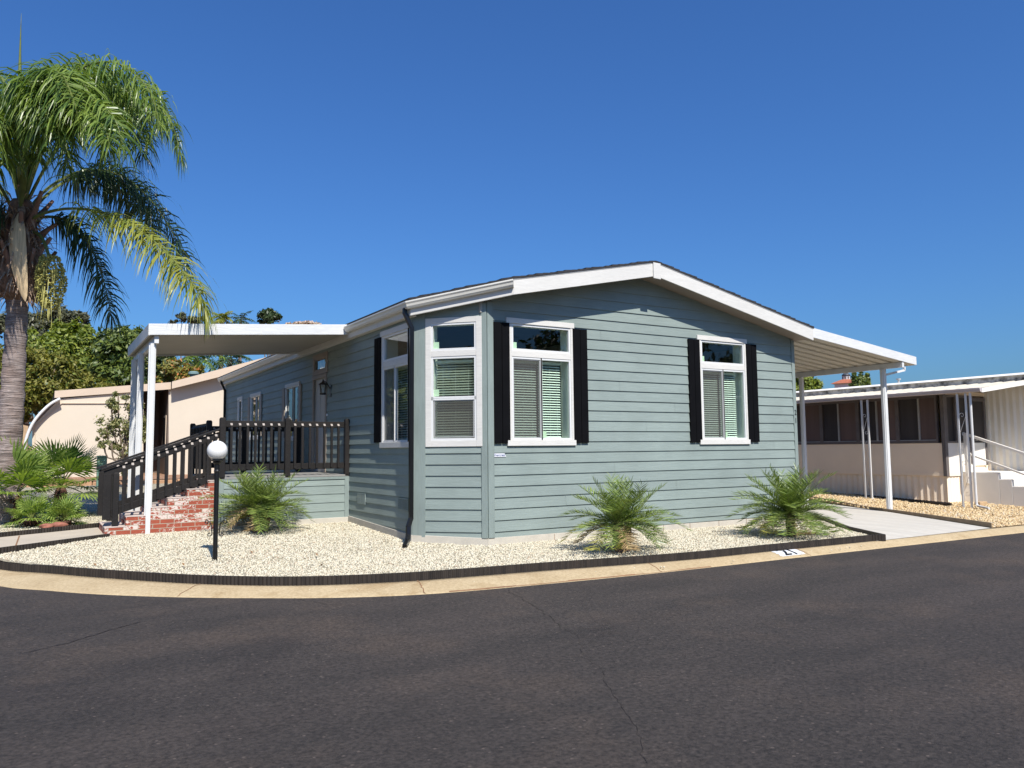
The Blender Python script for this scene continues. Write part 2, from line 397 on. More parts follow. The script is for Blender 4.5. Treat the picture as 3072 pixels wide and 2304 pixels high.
def copy_tree(o, parent=None):
    c = o.copy(); C.objects.link(c)
    if parent is not None: c.parent = parent
    for ch in list(o.children): copy_tree(ch, c)
    return c
class Frame:
    def __init__(s, o, u, n): s.o = V(o); s.u = V(u).normalized(); s.n = V(n).normalized()
    def P(s, u, n, z): return s.o+s.u*u+s.n*n+V((0, 0, z))
def text_mesh(txt, size, depth=.004, shear=0):
    cu = bpy.data.curves.new('lettering', 'FONT'); cu.body = txt; cu.size = size; cu.extrude = depth/2; cu.shear = shear
    cu.align_x = 'CENTER'; cu.align_y = 'CENTER'
    o = bpy.data.objects.new('lettering', cu); C.objects.link(o)
    dg = bpy.context.evaluated_depsgraph_get(); me = bpy.data.meshes.new_from_object(o.evaluated_get(dg))
    bpy.data.objects.remove(o); return me
def put_text(name, txt, size, F, u, n, z, mat, parent, shear=0, depth=.004, sx=1):
    me = text_mesh(txt, size, depth, shear); off = rootloc(parent) if parent else V((0, 0, 0))
    for v in me.vertices: v.co = F.P(u+v.co.x*sx, n+v.co.z, z+v.co.y)-off
    me.materials.clear(); me.materials.append(M[mat])
    o = bpy.data.objects.new(name, me); C.objects.link(o)
    if parent: o.parent = parent
    return o
def inside(p, poly):
    x, y = p[0], p[1]; c = False; n = len(poly)
    for i in range(n):
        x1, y1 = poly[i][:2]; x2, y2 = poly[i-1][:2]
        if (y1 > y) != (y2 > y) and x < (x2-x1)*(y-y1)/(y2-y1)+x1: c = not c
    return c
def smoothline(pts, step=.15):
    """Catmull-Rom through 2D points"""
    P = [V((p[0], p[1], 0)) for p in pts]; out = []
    for i in range(len(P)-1):
        p0, p1, p2, p3 = P[max(i-1, 0)], P[i], P[i+1], P[min(i+2, len(P)-1)]
        n = max(1, int((p2-p1).length/step))
        for k in range(n):
            t = k/n
            q = .5*((2*p1)+(p2-p0)*t+(2*p0-5*p1+4*p2-p3)*t*t+(3*p1-p0-3*p2+p3)*t**3)
            out.append((q.x, q.y))
    out.append((P[-1].x, P[-1].y)); return out
def terrain(name, poly, hfun, mat, step=.4, jitter=0.):
    n = len(poly); pts = [V(p[:2]) for p in poly]; edges = [(i, (i+1) % n) for i in range(n)]
    xs = [p[0] for p in poly]; ys = [p[1] for p in poly]
    x = min(xs)+step/2
    while x < max(xs):
        y = min(ys)+step/2
        while y < max(ys):
            if inside((x, y), poly): pts.append(V((x, y)))
            y += step
        x += step
    v, e, f, *_ = delaunay_2d_cdt(pts, edges, [list(range(n))], 1, 1e-5)
    b = MB(); b.add([(p.x, p.y, hfun(p.x, p.y)+R.uniform(-jitter, jitter)) for p in v], [tuple(q) for q in f])
    o = b.build(name, mat, smooth=True)
    me = o.data; bm = bmesh.new(); bm.from_mesh(me); bmesh.ops.recalc_face_normals(bm, faces=bm.faces)
    if bm.faces and sum(q.normal.z for q in bm.faces) < 0: bmesh.ops.reverse_faces(bm, faces=bm.faces)
    bm.to_mesh(me); bm.free()
    return o

# ------------------------------------------------------------------ ground, road, beds
def hbed(x, y):
    if y <= 0: return -.005
    if y < 3.85: return -.005+.145*y/3.85
    if y < 9: return .14+.035*(y-3.85)/5.15
    return .175+.011*(y-9)
g = MB(); g.quad((-900, -900, -.30), (900, -900, -.30), (900, 900, -.30), (-900, 900, -.30))
tag(g.build('ground', 'dirt_hill'), kind='structure')
b = MB(); b.add([(-60, -60, -.125), (60, -60, -.125), (60, 0, -.125), (-5, 1.2, -.125), (-6.2, 30, -.125), (-60, 30, -.125)], [(0, 1, 2, 3, 4, 5)])
road = tag(b.build('road', 'asphalt'), kind='structure')
# cracks in the asphalt, thin strips of dark filler
cr = MB()
def crack(pix, w, jit=.02):
    P = [G(x, y, -.121) for x, y in pix]; Q = []
    for a, c in zip(P[:-1], P[1:]):
        n = max(2, int((c-a).length/.05))
        for k in range(n): Q.append(a.lerp(c, k/n)+V((R.uniform(-jit, jit), R.uniform(-jit, jit)*.6, 0)))
    for i in range(len(Q)-1):
        d = (Q[i+1]-Q[i]).normalized(); s = V((-d.y, d.x, 0))
        w0 = w*(.5+.5*math.sin(i*.9)**2)*R.uniform(.4, 1); w1 = w0
        cr.quad(Q[i]-s*w0, Q[i]+s*w0, Q[i+1]+s*w1*.9, Q[i+1]-s*w1*.9)
crack([(1520, 1768), (1600, 1815), (1650, 1850), (1690, 1885)], .006, .02)
crack([(1690, 1885), (1735, 1905), (1750, 1970), (1805, 2005), (1815, 2045), (1840, 2080), (1870, 2130), (1915, 2190), (1928, 2260), (1940, 2304)], .003, .014)
crack([(1900, 1750), (2000, 1765), (2080, 1782)], .006, .01)
crack([(2480, 1860), (2600, 1870), (2720, 1900)], .004, .015)
crack([(60, 1960), (200, 1930), (330, 1890), (440, 1860)], .012, .02)
crack([(860, 1790), (980, 1812), (1080, 1818)], .005, .012)
o = cr.build('crack', 'edging_black', road)

lip = [(-8.6, 12), (-7.7, 6), (-7.05, 2.6), (-6.545, .906), (-6.056, .204), (-5.534, -.47), (-4.719, -1.254), (-3.973, -1.815), (-3.346, -2.223), (-2.318, -2.638), (-.626, -2.863), (1.165, -2.995), (4.151, -3.099), (6.638, -3.191), (9.385, -3.29), (16, -3.6), (40, -4.6)]
back = [(-8.25, 12), (-7.3, 6.1), (-6.95, 3.6), (-6.58, 1.979), (-6.01, 1.159), (-5.482, .37), (-4.513, -.866), (-3.557, -1.667), (-2.486, -2.09), (-1.674, -2.235), (-.736, -2.36), (1.448, -2.702), (3.08, -2.765), (5.757, -2.882), (8.86, -2.94), (16, -3.2), (40, -4.2)]
lipS, backS = smoothline(lip, .25), smoothline(back, .25)
def resample(pts, n):
    P = np.array(pts); d = np.r_[0, np.cumsum(np.hypot(*np.diff(P, axis=0).T))]; t = np.linspace(0, d[-1], n)
    return np.c_[np.interp(t, d, P[:, 0]), np.interp(t, d, P[:, 1])]
# arclength-matched rows between the lip and the back of the rolled curb
LB = np.array(lipS); BB = np.array(backS)
def nearest(P, Q):
    out = []
    k = 0
    for p in P:
        d = np.hypot(Q[:, 0]-p[0], Q[:, 1]-p[1]); k = max(k, int(d.argmin())); out.append(Q[k])
    return np.array(out)
dense = resample(backS, 2600); Lr = resample(lipS, 420); Br = nearest(Lr, dense)
cb = MB(); rows = []
prof = [(-.06, -.16), (0, -.120), (.10, -.112), (.45, -.075), (.8, -.052), (1.0, -.048), (1.0, -.2)]
for t, z in prof: rows.append([(lerp(a[0], c[0], t), lerp(a[1], c[1], t), z) for a, c in zip(Lr, Br)])
n = len(Lr); vs = [p for r_ in rows for p in r_]
cb.add(vs, [(i*n+j, i*n+j+1, (i+1)*n+j+1, (i+1)*n+j) for i in range(len(prof)-1) for j in range(n-1)])
curb = tag(cb.build('curb', 'curb_concrete', smooth=True), kind='structure')
# joints in the curb and the dark wet line along its foot
jm = MB()
def curbz(t):
    for (t0, z0), (t1, z1) in zip(prof[1:-1], prof[2:]):
        if t <= t1: return lerp(z0, z1, (t-t0)/max(1e-6, t1-t0))
    return -.048
for jx, jy in ((565, 1775), (1270, 1775), (1945, 1700), (2440, 1665)):
    p = G(jx, jy, -.1); i = int(np.hypot(Lr[:, 0]-p.x, Lr[:, 1]-p.y).argmin())
    a, c = V((*Lr[i], 0)), V((*Br[i], 0)); d = (c-a).normalized(); s = V((-d.y, d.x, 0))*.006
    st = [a.lerp(c, k/10)+V((R.uniform(-.012, .012), 0, curbz(k/10)+.004)) for k in range(11)]
    for k in range(10): jm.quad(st[k]-s, st[k]+s, st[k+1]+s, st[k+1]-s)
jm.build('curb_joint', 'curb_stain', curb)
sm = MB()
for i in range(len(Lr)-1):
    p = Lr[i]
    if -2.2 < p[0] < 1.6:
        a0, a1 = V((*Lr[i], -.1185)), V((*Lr[i+1], -.1185)); c0, c1 = V((*Br[i], -.1185)), V((*Br[i+1], -.1185))
        w0 = .10+.04*math.sin(i*.5)
        sm.quad(a0, a1, a1.lerp(c1, w0)+V((0, 0, .010*0+.0065)), a0.lerp(c0, w0)+V((0, 0, .0065)))
sm.build('curb_stain', 'curb_stain', curb)

# gravel bed in front of and beside the grey house
corner_front, corner_back = (5.66, -2.95), (6.33, -1.82)
bedfront = [tuple(p) for p in resample([p for p in backS if p[0] < 5.62 and p[1] < 3.55], 120)]
bed = bedfront+[corner_front, corner_back, (7.55, -.36), (7.9, .4), (7.9, 1.2), (-.5, 1.2), (-.5, 22.3), (-14, 22.3), (-8.4, 12), (-7.6, 7)]
gravel_bed = tag(terrain('gravel_bed', bed, hbed, 'gravel_white', .3, .006), kind='structure')

# driveway, tan gravel yard of the neighbour
edgeR = [(8.96, -2.93), (10.42, 0), (11.07, 1.45), (11.9, 3.4), (12.0, 14)]
drv = [(5.5, -2.92), (8.96, -2.93)]+edgeR[1:]+[(7.3, 14), (7.3, .4), (7.5, -.5), (6.33, -1.75)]
def hdrv(x, y): return lerp(-.046, -.012, max(0, min(1, (y+2.95)/.5)))+max(0, y)*.006
terr = terrain('driveway', drv, hdrv, 'drive_concrete', .4); tag(terr, kind='structure')
yard = [(9.0, -2.95), (16, -3.2), (30, -3.7), (30, 14), (12.0, 14)]+edgeR[::-1][1:-1]
def hyard(x, y): return .0+max(-.04, min(.5, .035*(y-.5)+.01*(x-12)))
tag(terrain('gold_gravel_yard', yard, hyard, 'gravel_gold', .4, .012), kind='structure')
# the ground behind, rising towards the tan house
tag(terrain('back_yard', [(-60, 22.6), (30, 22.6), (30, 60), (-60, 60)], lambda x, y: .48+.01*(y-22.6), 'gravel_red', 3, .0), kind='structure')
hill = MB(); nx, ny = 40, 12
for j in range(ny):
    for i in range(nx):
        x = -110+i*5.; y = 58+j*6.
        zz = .7+(j/ny)**1.2*5.0*max(0, min(1, (20-x)/60.))
        hill.v.append((x, y, zz+noise.noise(V((x*.05, y*.05, 0)))*.8*(j > 0)))
hill.f = [(j*nx+i, j*nx+i+1, (j+1)*nx+i+1, (j+1)*nx+i) for j in range(ny-1) for i in range(nx-1)]; hill.mi = [0]*len(hill.f)
tag(hill.build('hill', 'dirt_hill', smooth=True), kind='structure')

def pebbles(name, poly, hfun, n, smin, smax, mat, seed, excl=None, dens=None, zoff=0., near=None):
    rs = np.random.RandomState(seed)
    xs = [p[0] for p in poly]; ys = [p[1] for p in poly]; P = []
    while len(P) < n:
        x = rs.uniform(min(xs), max(xs)); y = rs.uniform(min(ys), max(ys))
        if dens and rs.rand() > dens(x, y): continue
        if near is not None and (np.hypot(near[:, 0]-x, near[:, 1]-y)).min() < .055: continue
        if inside((x, y), poly) and not (excl and excl(x, y)): P.append((x, y, hfun(x, y)+zoff))
    P = np.array(P)
    base = np.array([(1, 0, 0), (-1, 0, 0), (0, 1, 0), (0, -1, 0), (0, 0, 1), (0, 0, -1)], float)
    F = np.array([(0, 2, 4), (2, 1, 4), (1, 3, 4), (3, 0, 4), (2, 0, 5), (1, 2, 5), (3, 1, 5), (0, 3, 5)])
    s = rs.uniform(smin, smax, (n, 1, 1))*rs.uniform(.6, 1.25, (n, 1, 3))*np.array([1, 1, .75])
    vv = base[None]*s
    vv = vv+rs.normal(0, .12, vv.shape)*s
    q = rs.normal(size=(n, 4)); q /= np.linalg.norm(q, axis=1)[:, None]; w_, x_, y_, z_ = q.T
    Rm = np.stack([1-2*(y_*y_+z_*z_), 2*(x_*y_-z_*w_), 2*(x_*z_+y_*w_), 2*(x_*y_+z_*w_), 1-2*(x_*x_+z_*z_), 2*(y_*z_-x_*w_), 2*(x_*z_-y_*w_), 2*(y_*z_+x_*w_), 1-2*(x_*x_+y_*y_)], 1).reshape(n, 3, 3)
    vv = np.einsum('nij,nkj->nki', Rm, vv)+P[:, None]+np.array([0, 0, 1])*s[:, :, 2:3]*.35
    ff = (F[None]+(np.arange(n)*6)[:, None, None]).reshape(-1)
    me = bpy.data.meshes.new(name); me.vertices.add(n*6); me.vertices.foreach_set('co', vv.reshape(-1))
    me.loops.add(n*24); me.loops.foreach_set('vertex_index', ff)
    me.polygons.add(n*8); me.polygons.foreach_set('loop_start', np.arange(0, n*24, 3)); me.polygons.foreach_set('loop_total', np.full(n*8, 3))
    me.polygons.foreach_set('use_smooth', np.ones(n*8, bool))
    me.materials.append(M[mat]); me.update(calc_edges=True); me.validate()
    o = bpy.data.objects.new(name, me); C.objects.link(o); return o
def in_house(x, y): return (x > -1.0 and y > .86) or (x+y > -.12 and y > 0 and x > -1.02) or (-3.45 < x and y > 3.85 and y < 7.3) or (-5.2 < x < -3.4 and 3.85 < y < 5.1)
front = [p for p in bed if p[1] < 9]+[(-.5, 9)]
nearbed = bedfront+[corner_front, corner_back, (7.55, -.36), (7.9, .4), (7.2, .2), (-.5, .2), (-.5, 9.5), (-7.9, 9.5)]
def in_path(x, y): return x < -5.0 and 3.5 < y < 6.0 and False
gp = pebbles('pebbles', nearbed, hbed, 80000, .0085, .018, 'pebble_white', 3, in_house, lambda x, y: 1. if y < 3.9 else .35, near=np.concatenate([resample(bedfront, 500), resample([corner_front, corner_back, (7.5, -.42)], 120)]))
tag(gp, kind='stuff')
gp2 = pebbles('gold_pebbles', [(9.0, -2.95), (15.6, -3.1), (15.6, 1.0), (13.6, 4.5), (12.3, 4.5)]+edgeR[::-1][2:-1], hyard, 14000, .016, .036, 'pebble_gold', 4, lambda x, y: x > 13.65 and y > .5)
tag(gp2, kind='stuff')

spill = [tuple(p) for p in resample([p for p in backS if -5.5 < p[0] < 5.5 and p[1] < 1], 60)]
spill = [(x, y-.02) for x, y in spill]+[(x, y-.30) for x, y in spill[::-1]]
tag(pebbles('spilled_pebbles', spill, lambda x, y: -.075, 60, .008, .018, 'pebble_white', 9), kind='stuff')
# corrugated black edging strips
def edging(path2d, z0f, z1f, name, label, mat='edging_black', amp=.013, per=.05, th=.03, cat='garden edging', n=None):
    L = sum((V(a)-V(b)).length for a, b in zip(path2d[:-1], path2d[1:])); n = n or int(L/(per/5)); P = resample(path2d, n)
    T = np.gradient(P, axis=0); T /= np.linalg.norm(T, axis=1)[:, None]; N = np.c_[T[:, 1], -T[:, 0]]
    s = np.linspace(0, L, n); off = amp*np.abs(np.sin(math.pi*s/per))
    o_ = P+N*(off+th/2)[:, None]; i_ = P-N*(th/2)
    b = MB(); vs = []
    for a, c in zip(o_, i_):
        za, zc = z0f(*a), z1f(*a); vs += [(*a, za), (*a, zc), (*c, zc), (*c, za)]
    fs = []
    for k in range(n-1):
        for j in range(4): fs.append((k*4+j, (k+1)*4+j, (k+1)*4+(j+1) % 4, k*4+(j+1) % 4))
    fs += [(0, 1, 2, 3), ((n-1)*4+3, (n-1)*4+2, (n-1)*4+1, (n-1)*4)]
    b.add(vs, fs)
    ob = b.build(name, mat); tag(ob, label, cat); return ob
inset = [(x, y+.02) for x, y in resample([p for p in backS if p[0] < 5.62 and p[1] < 3.6], 200)]
edging(inset+[corner_front, (5.67, -2.94)], lambda x, y: -.052, lambda x, y: .052, 'bed_edging', 'long curved black corrugated edging along the tan curb in front of the white gravel', cat='edging')
edging([corner_front, corner_back, (7.5, -.42), (7.62, .1)], lambda x, y: -.04, lambda x, y: .055, 'bed_edging', 'short straight black edging between the white gravel and the driveway', cat='edging')
# walkway to the brick steps with its two edgings
zp = .165
pn0, pn1, pf0, pf1 = G(-60, 1654, zp), G(322, 1604, zp), G(-60, 1618, zp), G(297, 1581, zp)
b = MB()
b.hexa([(pn0.x, pn0.y, .0), (pn1.x, pn1.y, .0), (pf1.x+.1, pf1.y, .0), (pf0.x, pf0.y, .0), (pn0.x, pn0.y, zp), (pn1.x, pn1.y, zp), (pf1.x+.1, pf1.y, zp), (pf0.x, pf0.y, zp)])
pth = tag(b.build('walkway', 'path_concrete'), kind='structure')
jt = MB(); q0, q1 = G(44, 1640, zp+.004), G(56, 1607, zp+.004); jt.quad(q0, q0+V((.02, 0, 0)), q1+V((.02, 0, 0)), q1); jt.build('walkway_joint', 'curb_stain', pth)
def pe(a, c, off): return [(a.x, a.y+off), (c.x+.02, c.y+off)]
edging(pe(pn0, pn1, -.03), lambda x, y: .0, lambda x, y: .185, 'walkway_edging', 'black edging along the near side of the concrete walkway to the brick steps', cat='edging')
edging(pe(pf0, pf1, .03), lambda x, y: .05, lambda x, y: .24, 'walkway_edging', 'black edging along the far side of the walkway under the fan palms', cat='edging')
edging([(x+.03, y) for x, y in edgeR[:4]]+[(12.05, 6)], lambda x, y: -.08, lambda x, y: max(.0, hyard(x, y))+.05, 'scalloped_edging', 'tan scalloped plastic edging along the driveway and the golden gravel', 'edging_tan', .035, .21, .012, cat='edging')

# painted house number on the curb
c0 = G(2376, 1660, -.07)
pi = int(np.hypot(Lr[:, 0]-c0.x, Lr[:, 1]-c0.y).argmin())
a, c = V((*Lr[pi], 0)), V((*Br[pi], 0)); T2 = V((Lr[pi+1][0]-Lr[pi-1][0], Lr[pi+1][1]-Lr[pi-1][1], 0)).normalized()
num = thing('curb_number', 'white rectangle with black 21 painted on the tan curb', 'painted number', a.lerp(c, .55))
pl = MB()
for k in range(12):
    t0, t1 = .22+.7*k/12, .22+.7*(k+1)/12
    p0 = a.lerp(c, t0); p1 = a.lerp(c, t1); p0.z = curbz(t0)+.003; p1.z = curbz(t1)+.003
    sh0, sh1 = (R.uniform(.24, .27), R.uniform(.24, .27))
    pl.quad(p0-T2*sh0, p0+T2*sh1, p1+T2*sh1, p1-T2*sh0)
pl.build('painted_panel', 'plate_white', num)
me = text_mesh('21', .30, .002)
for v_ in me.vertices:
    t = .56+v_.co.y*1.3/ max(.3, (c-a).length)*.8; q = a.lerp(c, t)+T2*(v_.co.x*1.1); q.z = curbz(t)+.016; v_.co = q-num.location
me.materials.clear(); me.materials.append(M['ink_black']); o = bpy.data.objects.new('numeral', me); C.objects.link(o); o.parent = num

# ------------------------------------------------------------------ the grey house
XL, XR, YB, RIDGE = -.995, 7.29, 15.6, 3.147
SL = .208
house = thing('manufactured_house', 'grey-green lap-sided single-storey house with white trim, black shutters and a low gable', 'house', (3.1, 7, 0))
FR = Frame((0, 0, 0), (1, 0, 0), (0, -1, 0))
CH = Frame((XL, .885, 0), (1, -1, 0), (-1, -1, 0))
LW = Frame((XL, 0, 0), (0, -1, 0), (-1, 0, 0))             # u = -y
RW = Frame((XR, 0, 0), (0, 1, 0), (1, 0, 0))
def zsoff(x): return 4.57-SL*abs(x-RIDGE)
LAP = .178; Z0 = 1.625-9*LAP                               # lap lines at Z0 + k*LAP
def lap_wall(F, u0, u1, ztop, holes, name, joints=(), gable=False):
    b = MB()
    k = 0
    while Z0+(k)*LAP < ztop:
        za = max(.11, Z0+k*LAP); zb = min(ztop, Z0+(k+1)*LAP); zl0 = Z0+k*LAP
        hs = list(holes)+[(j, j+.003, zl0+.001, zl0+LAP) for kk, j in joints if kk == k]
        zs = sorted({za, zb, *[z for h in hs for z in (h[2], h[3]) if za < z < zb]})
        for z0, z1 in zip(zs[:-1], zs[1:]):
            zm = (z0+z1)/2; iv = [(u0, u1)]
            for h in hs:
                if h[2] <= zm <= h[3]:
                    nv = []
                    for p, q in iv:
                        if h[1] <= p or h[0] >= q: nv.append((p, q)); continue
                        if h[0] > p: nv.append((p, h[0]))
                        if h[1] < q: nv.append((h[1], q))
                    iv = nv
            def nn(z): return .0185*(1-(z-zl0)/LAP)
            for p, q in iv:
                b.quad(F.P(p, nn(z0), z0), F.P(q, nn(z0), z0), F.P(q, nn(z1), z1), F.P(p, nn(z1), z1))
                if abs(z0-zl0) < 1e-4: b.quad(F.P(p, 0, z0), F.P(q, 0, z0), F.P(q, nn(z0), z0), F.P(p, nn(z0), z0))
        k += 1
    if gable:
        me = bpy.data.meshes.new('t'); me.from_pydata(b.v, [], b.f); bm = bmesh.new(); bm.from_mesh(me)
        for sx in (1, -1):
            bmesh.ops.bisect_plane(bm, geom=bm.verts[:]+bm.edges[:]+bm.faces[:], plane_co=(RIDGE, 0, 4.62), plane_no=(SL*sx, 0, 1), clear_outer=True)
        bm.to_mesh(me); bm.free()
        b = MB(); b.add([v.co[:] for v in me.vertices], [tuple(p.vertices) for p in me.polygons])
    return b.build(name, 'siding', house)
hw1 = (.35, 1.53, 1.66, 3.56); hw2 = (4.60, 5.78, 1.66, 3.56)
lap_wall(FR, -.02, XR-.02, 4.75, [hw1, hw2], 'wall', [(5, 2.0), (6, 2.45), (4, 3.9), (10, 3.2), (14, 2.6), (17, 1.9), (3, 1.4), (2, 5.5), (12, 3.9), (19, 2.2), (8, 6.6)], True)
hch = (.30, 1.12, 1.64, 3.57)
lap_wall(CH, .10, 1.16, 3.98, [hch], 'wall')
lh = [(-2.12, -1.04, 1.66, 3.54), (-6.05, -5.40, 3.26, 3.50), (-6.17, -5.30, 1.05, 3.07), (-8.40, -7.42, 1.75, 3.05), (-12.07, -11.12, 1.95, 3.05), (-13.52, -13.25, 2.0, 3.05)]
lap_wall(LW, -YB, -.95, 3.80, lh, 'wall', [(13, -9.2), (14, -10.8), (12, -8.9), (15, -3.2), (10, -4.4), (15, -11.6), (11, -14.2)])
lap_wall(RW, .05, YB, 3.85, [], 'wall')
# backing walls (the inside of the shell), floor and ceiling, with window openings
sh = MB()
def backing(F, u0, u1, holes, ztop, n0=-.09, n1=-.004):
    zs = sorted({.11, ztop, *[z for h in holes for z in h[2:4]]})
    for z0, z1 in zip(zs[:-1], zs[1:]):
        zm = (z0+z1)/2; iv = [(u0, u1)]
        for h in holes:
            if h[2] <= zm <= h[3]:
                nv = []
                for p, q in iv:
                    if h[1] <= p or h[0] >= q: nv.append((p, q)); continue
                    if h[0] > p: nv.append((p, h[0]))
                    if h[1] < q: nv.append((h[1], q))
                iv = nv
        for p, q in iv: sh.fbox(F, p, q, n0, n1, z0, z1)
backing(FR, 0, XR-.1, [hw1, hw2], 3.72); backing(CH, .02, 1.2, [hch], 3.72); backing(LW, -YB+.1, -.95, lh, 3.68); backing(RW, .1, YB-.1, [], 3.7)
sh.box(XL+.1, YB-.1, .11, XR-.1, YB, 3.7)
sh.box(XL+.1, 1.0, .9, XR-.1, YB-.1, 1.0); sh.box(.05, .1, .9, XR-.1, 1.0, 1.0)
sh.box(XL+.1, 4.3, 1.0, XR-.1, 4.4, 3.66)
sh.box(3.0, .12, 1.0, 3.1, 4.3, 3.66)
sh.build('interior_shell', 'interior', house)
b = MB(); b.wallpoly([(-.2, 3.7), (XR-.06, 3.7), (XR-.06, 3.75), (RIDGE, 4.56), (-.2, 3.86)], .02, .08); b.build('gable_backing', 'interior', house)
# foundation
b = MB()
b.plate([(XL+.01, .89), (-.105, .01), (XR-.01, .01), (XR-.01, YB), (XL+.01, YB)], lambda x, y: .112, lambda x, y: -.2)
b.build('foundation', 'foundation', house, bevel=.006)
b = MB()
b.hexa([(XL-.03, .86, -.1), (XL+.05, .89, -.1), (XL+.05, 4.0, -.1), (XL-.03, 4.0, -.1), (XL-.03, .86, .145), (XL+.05, .89, .145), (XL+.05, 4.0, .262), (XL-.03, 4.0, .262)])
b.hexa([(-.105, -.012, -.1), (XR, -.012, -.1), (XR, .05, -.1), (-.105, .05, -.1), (-.105, -.012, .112), (XR, -.012, .088), (XR, .05, .09), (-.105, .05, .114)])
b.hexa([(XL-.03, .875, -.1), (-.115, -.012, -.1), (-.08, .03, -.1), (XL+.02, .92, -.1), (XL-.03, .875, .145), (-.115, -.012, .112), (-.08, .03, .114), (XL+.02, .92, .147)])
b.build('foundation_kerb', 'foundation', house, bevel=.004)
b = MB()
for x in (1.15, 2.35, 3.55, 4.2, 4.95, 5.7, 6.5): b.box(x, -.0165, -.05, x+.006, -.011, .10)
b.build('kerb_joint', 'curb_stain', house)
# corner boards
b = MB()
b.fbox(FR, XR-.075, XR+.018, -.01, .026, .11, 3.72); b.fbox(RW, -.02, .10, -.01, .022, .11, 3.72)
b.build('corner_trim', 'trim_siding', house, bevel=.004)
b = MB(); b.fbox(FR, -.10, .012, -.01, .026, .11, 3.88); b.fbox(CH, 1.165, 1.262, -.01, .024, .11, 3.86); b.build('corner_trim', 'trim_siding', house, bevel=.004)
b = MB(); b.fbox(CH, 0., .225, -.01, .026, .11, 3.73); b.fbox(LW, -.975, -.875, -.01, .024, .11, 3.70); b.build('corner_trim', 'trim_siding', house, bevel=.004)
# roof
def ztop(x, y): return 4.845-SL*abs(x-RIDGE)
def zbot(x, y): return 4.60-SL*abs(x-RIDGE)
YG = -.41
b = MB()
b.plate([(RIDGE, YG), (RIDGE, 15.9), (-1.10, 15.9), (-1.10, .72), (.15, YG)], lambda x, y: ztop(x, y)-.03, zbot)
b.plate([(RIDGE, YG), (7.40, YG), (7.40, 15.9), (RIDGE, 15.9)], lambda x, y: ztop(x, y)-.03, zbot)
roof = b.build('roof', 'taupe_trim', house)
b = MB()
nrow = 30
for sgn, xe in ((-1, -1.14), (1, 7.43)):
    for i in range(nrow):
        xa = lerp(xe, RIDGE, i/nrow); xb = lerp(xe, RIDGE, (i+1)/nrow)
        ya = YG-.035
        if sgn < 0:
            def yl(x): return max(YG-.035, .70-(x+1.14)*.885)
            P = [(xa, yl(xa)), (xb, yl(xb)), (xb, 15.93), (xa, 15.93)]
        else: P = [(xb, ya), (xa, ya), (xa, 15.93), (xb, 15.93)]
        b.plate(P, lambda x, y, xa=xa, xb=xb: ztop(x, y)+(.014 if abs(x-xa) < 1e-6 else .002)+.006*math.sin(i*1.7), lambda x, y: ztop(x, y)-.03)
b.build('shingles', 'shingle', roof)
# gable fascia with its cap
b = MB()
def rake(x0, x1, y0, y1, zt, zb):
    b.hexa([(x0, y0, zb(x0)), (x1, y0, zb(x1)), (x1, y1, zb(x1)), (x0, y1, zb(x0)), (x0, y0, zt(x0)), (x1, y0, zt(x1)), (x1, y1, zt(x1)), (x0, y1, zt(x0))])
rake(.155, RIDGE-.001, YG-.025, YG, lambda x: 4.795-SL*(RIDGE-x), lambda x: 4.562-SL*(RIDGE-x))
rake(RIDGE+.001, 7.41, YG-.025, YG, lambda x: 4.795-SL*(x-RIDGE), lambda x: 4.562-SL*(x-RIDGE))
b.build('gable_fascia', 'white_trim', house, bevel=.004)
b = MB(); b.hexa([(RIDGE-.075, YG-.05, 4.515), (RIDGE+.095, YG-.05, 4.505), (RIDGE+.095, YG-.027, 4.505), (RIDGE-.075, YG-.027, 4.515), (RIDGE-.075, YG-.05, 4.80), (RIDGE+.095, YG-.05, 4.795), (RIDGE+.095, YG-.027, 4.795), (RIDGE-.075, YG-.027, 4.80)])
b.build('gable_cap', 'white_trim', house, bevel=.004)
b = MB(); rake(.155, RIDGE-.1, YG-.028, YG-.002, lambda x: 4.835-SL*(RIDGE-x), lambda x: 4.797-SL*(RIDGE-x)); rake(RIDGE+.1, 7.41, YG-.028, YG-.002, lambda x: 4.835-SL*(x-RIDGE), lambda x: 4.797-SL*(x-RIDGE))
b.build('drip_edge', 'alu_frame', house)
# eave fascia along the chamfer and the left side
ca, cz = (.155, YG-.025), (-1.11, .71)
b = MB()
za0, za1 = 4.562-SL*(RIDGE-.155), 4.795-SL*(RIDGE-.155); zc0, zc1 = 4.562-SL*(RIDGE+1.11)-.0, 4.795-SL*(RIDGE+1.11)
inn = .03
b.hexa([(cz[0], cz[1], zc0), (ca[0], ca[1]+.001, za0), (ca[0]+.02, ca[1]+.03, za0), (cz[0]+.03, cz[1]+.02, zc0), (cz[0], cz[1], zc1), (ca[0], ca[1]+.001, za1), (ca[0]+.02, ca[1]+.03, za1), (cz[0]+.03, cz[1]+.02, zc1)])
b.hexa([(-1.11, .712, zc0), (-1.08, .73, zc0), (-1.08, 15.88, zc0), (-1.11, 15.88, zc0), (-1.11, .712, zc1), (-1.08, .73, zc1), (-1.08, 15.88, zc1), (-1.11, 15.88, zc1)])
b.box(-1.08, .74, zc0+.0, -.99, 15.88, zc0+.02)
b.build('eave_fascia', 'white_trim', house, bevel=.004)
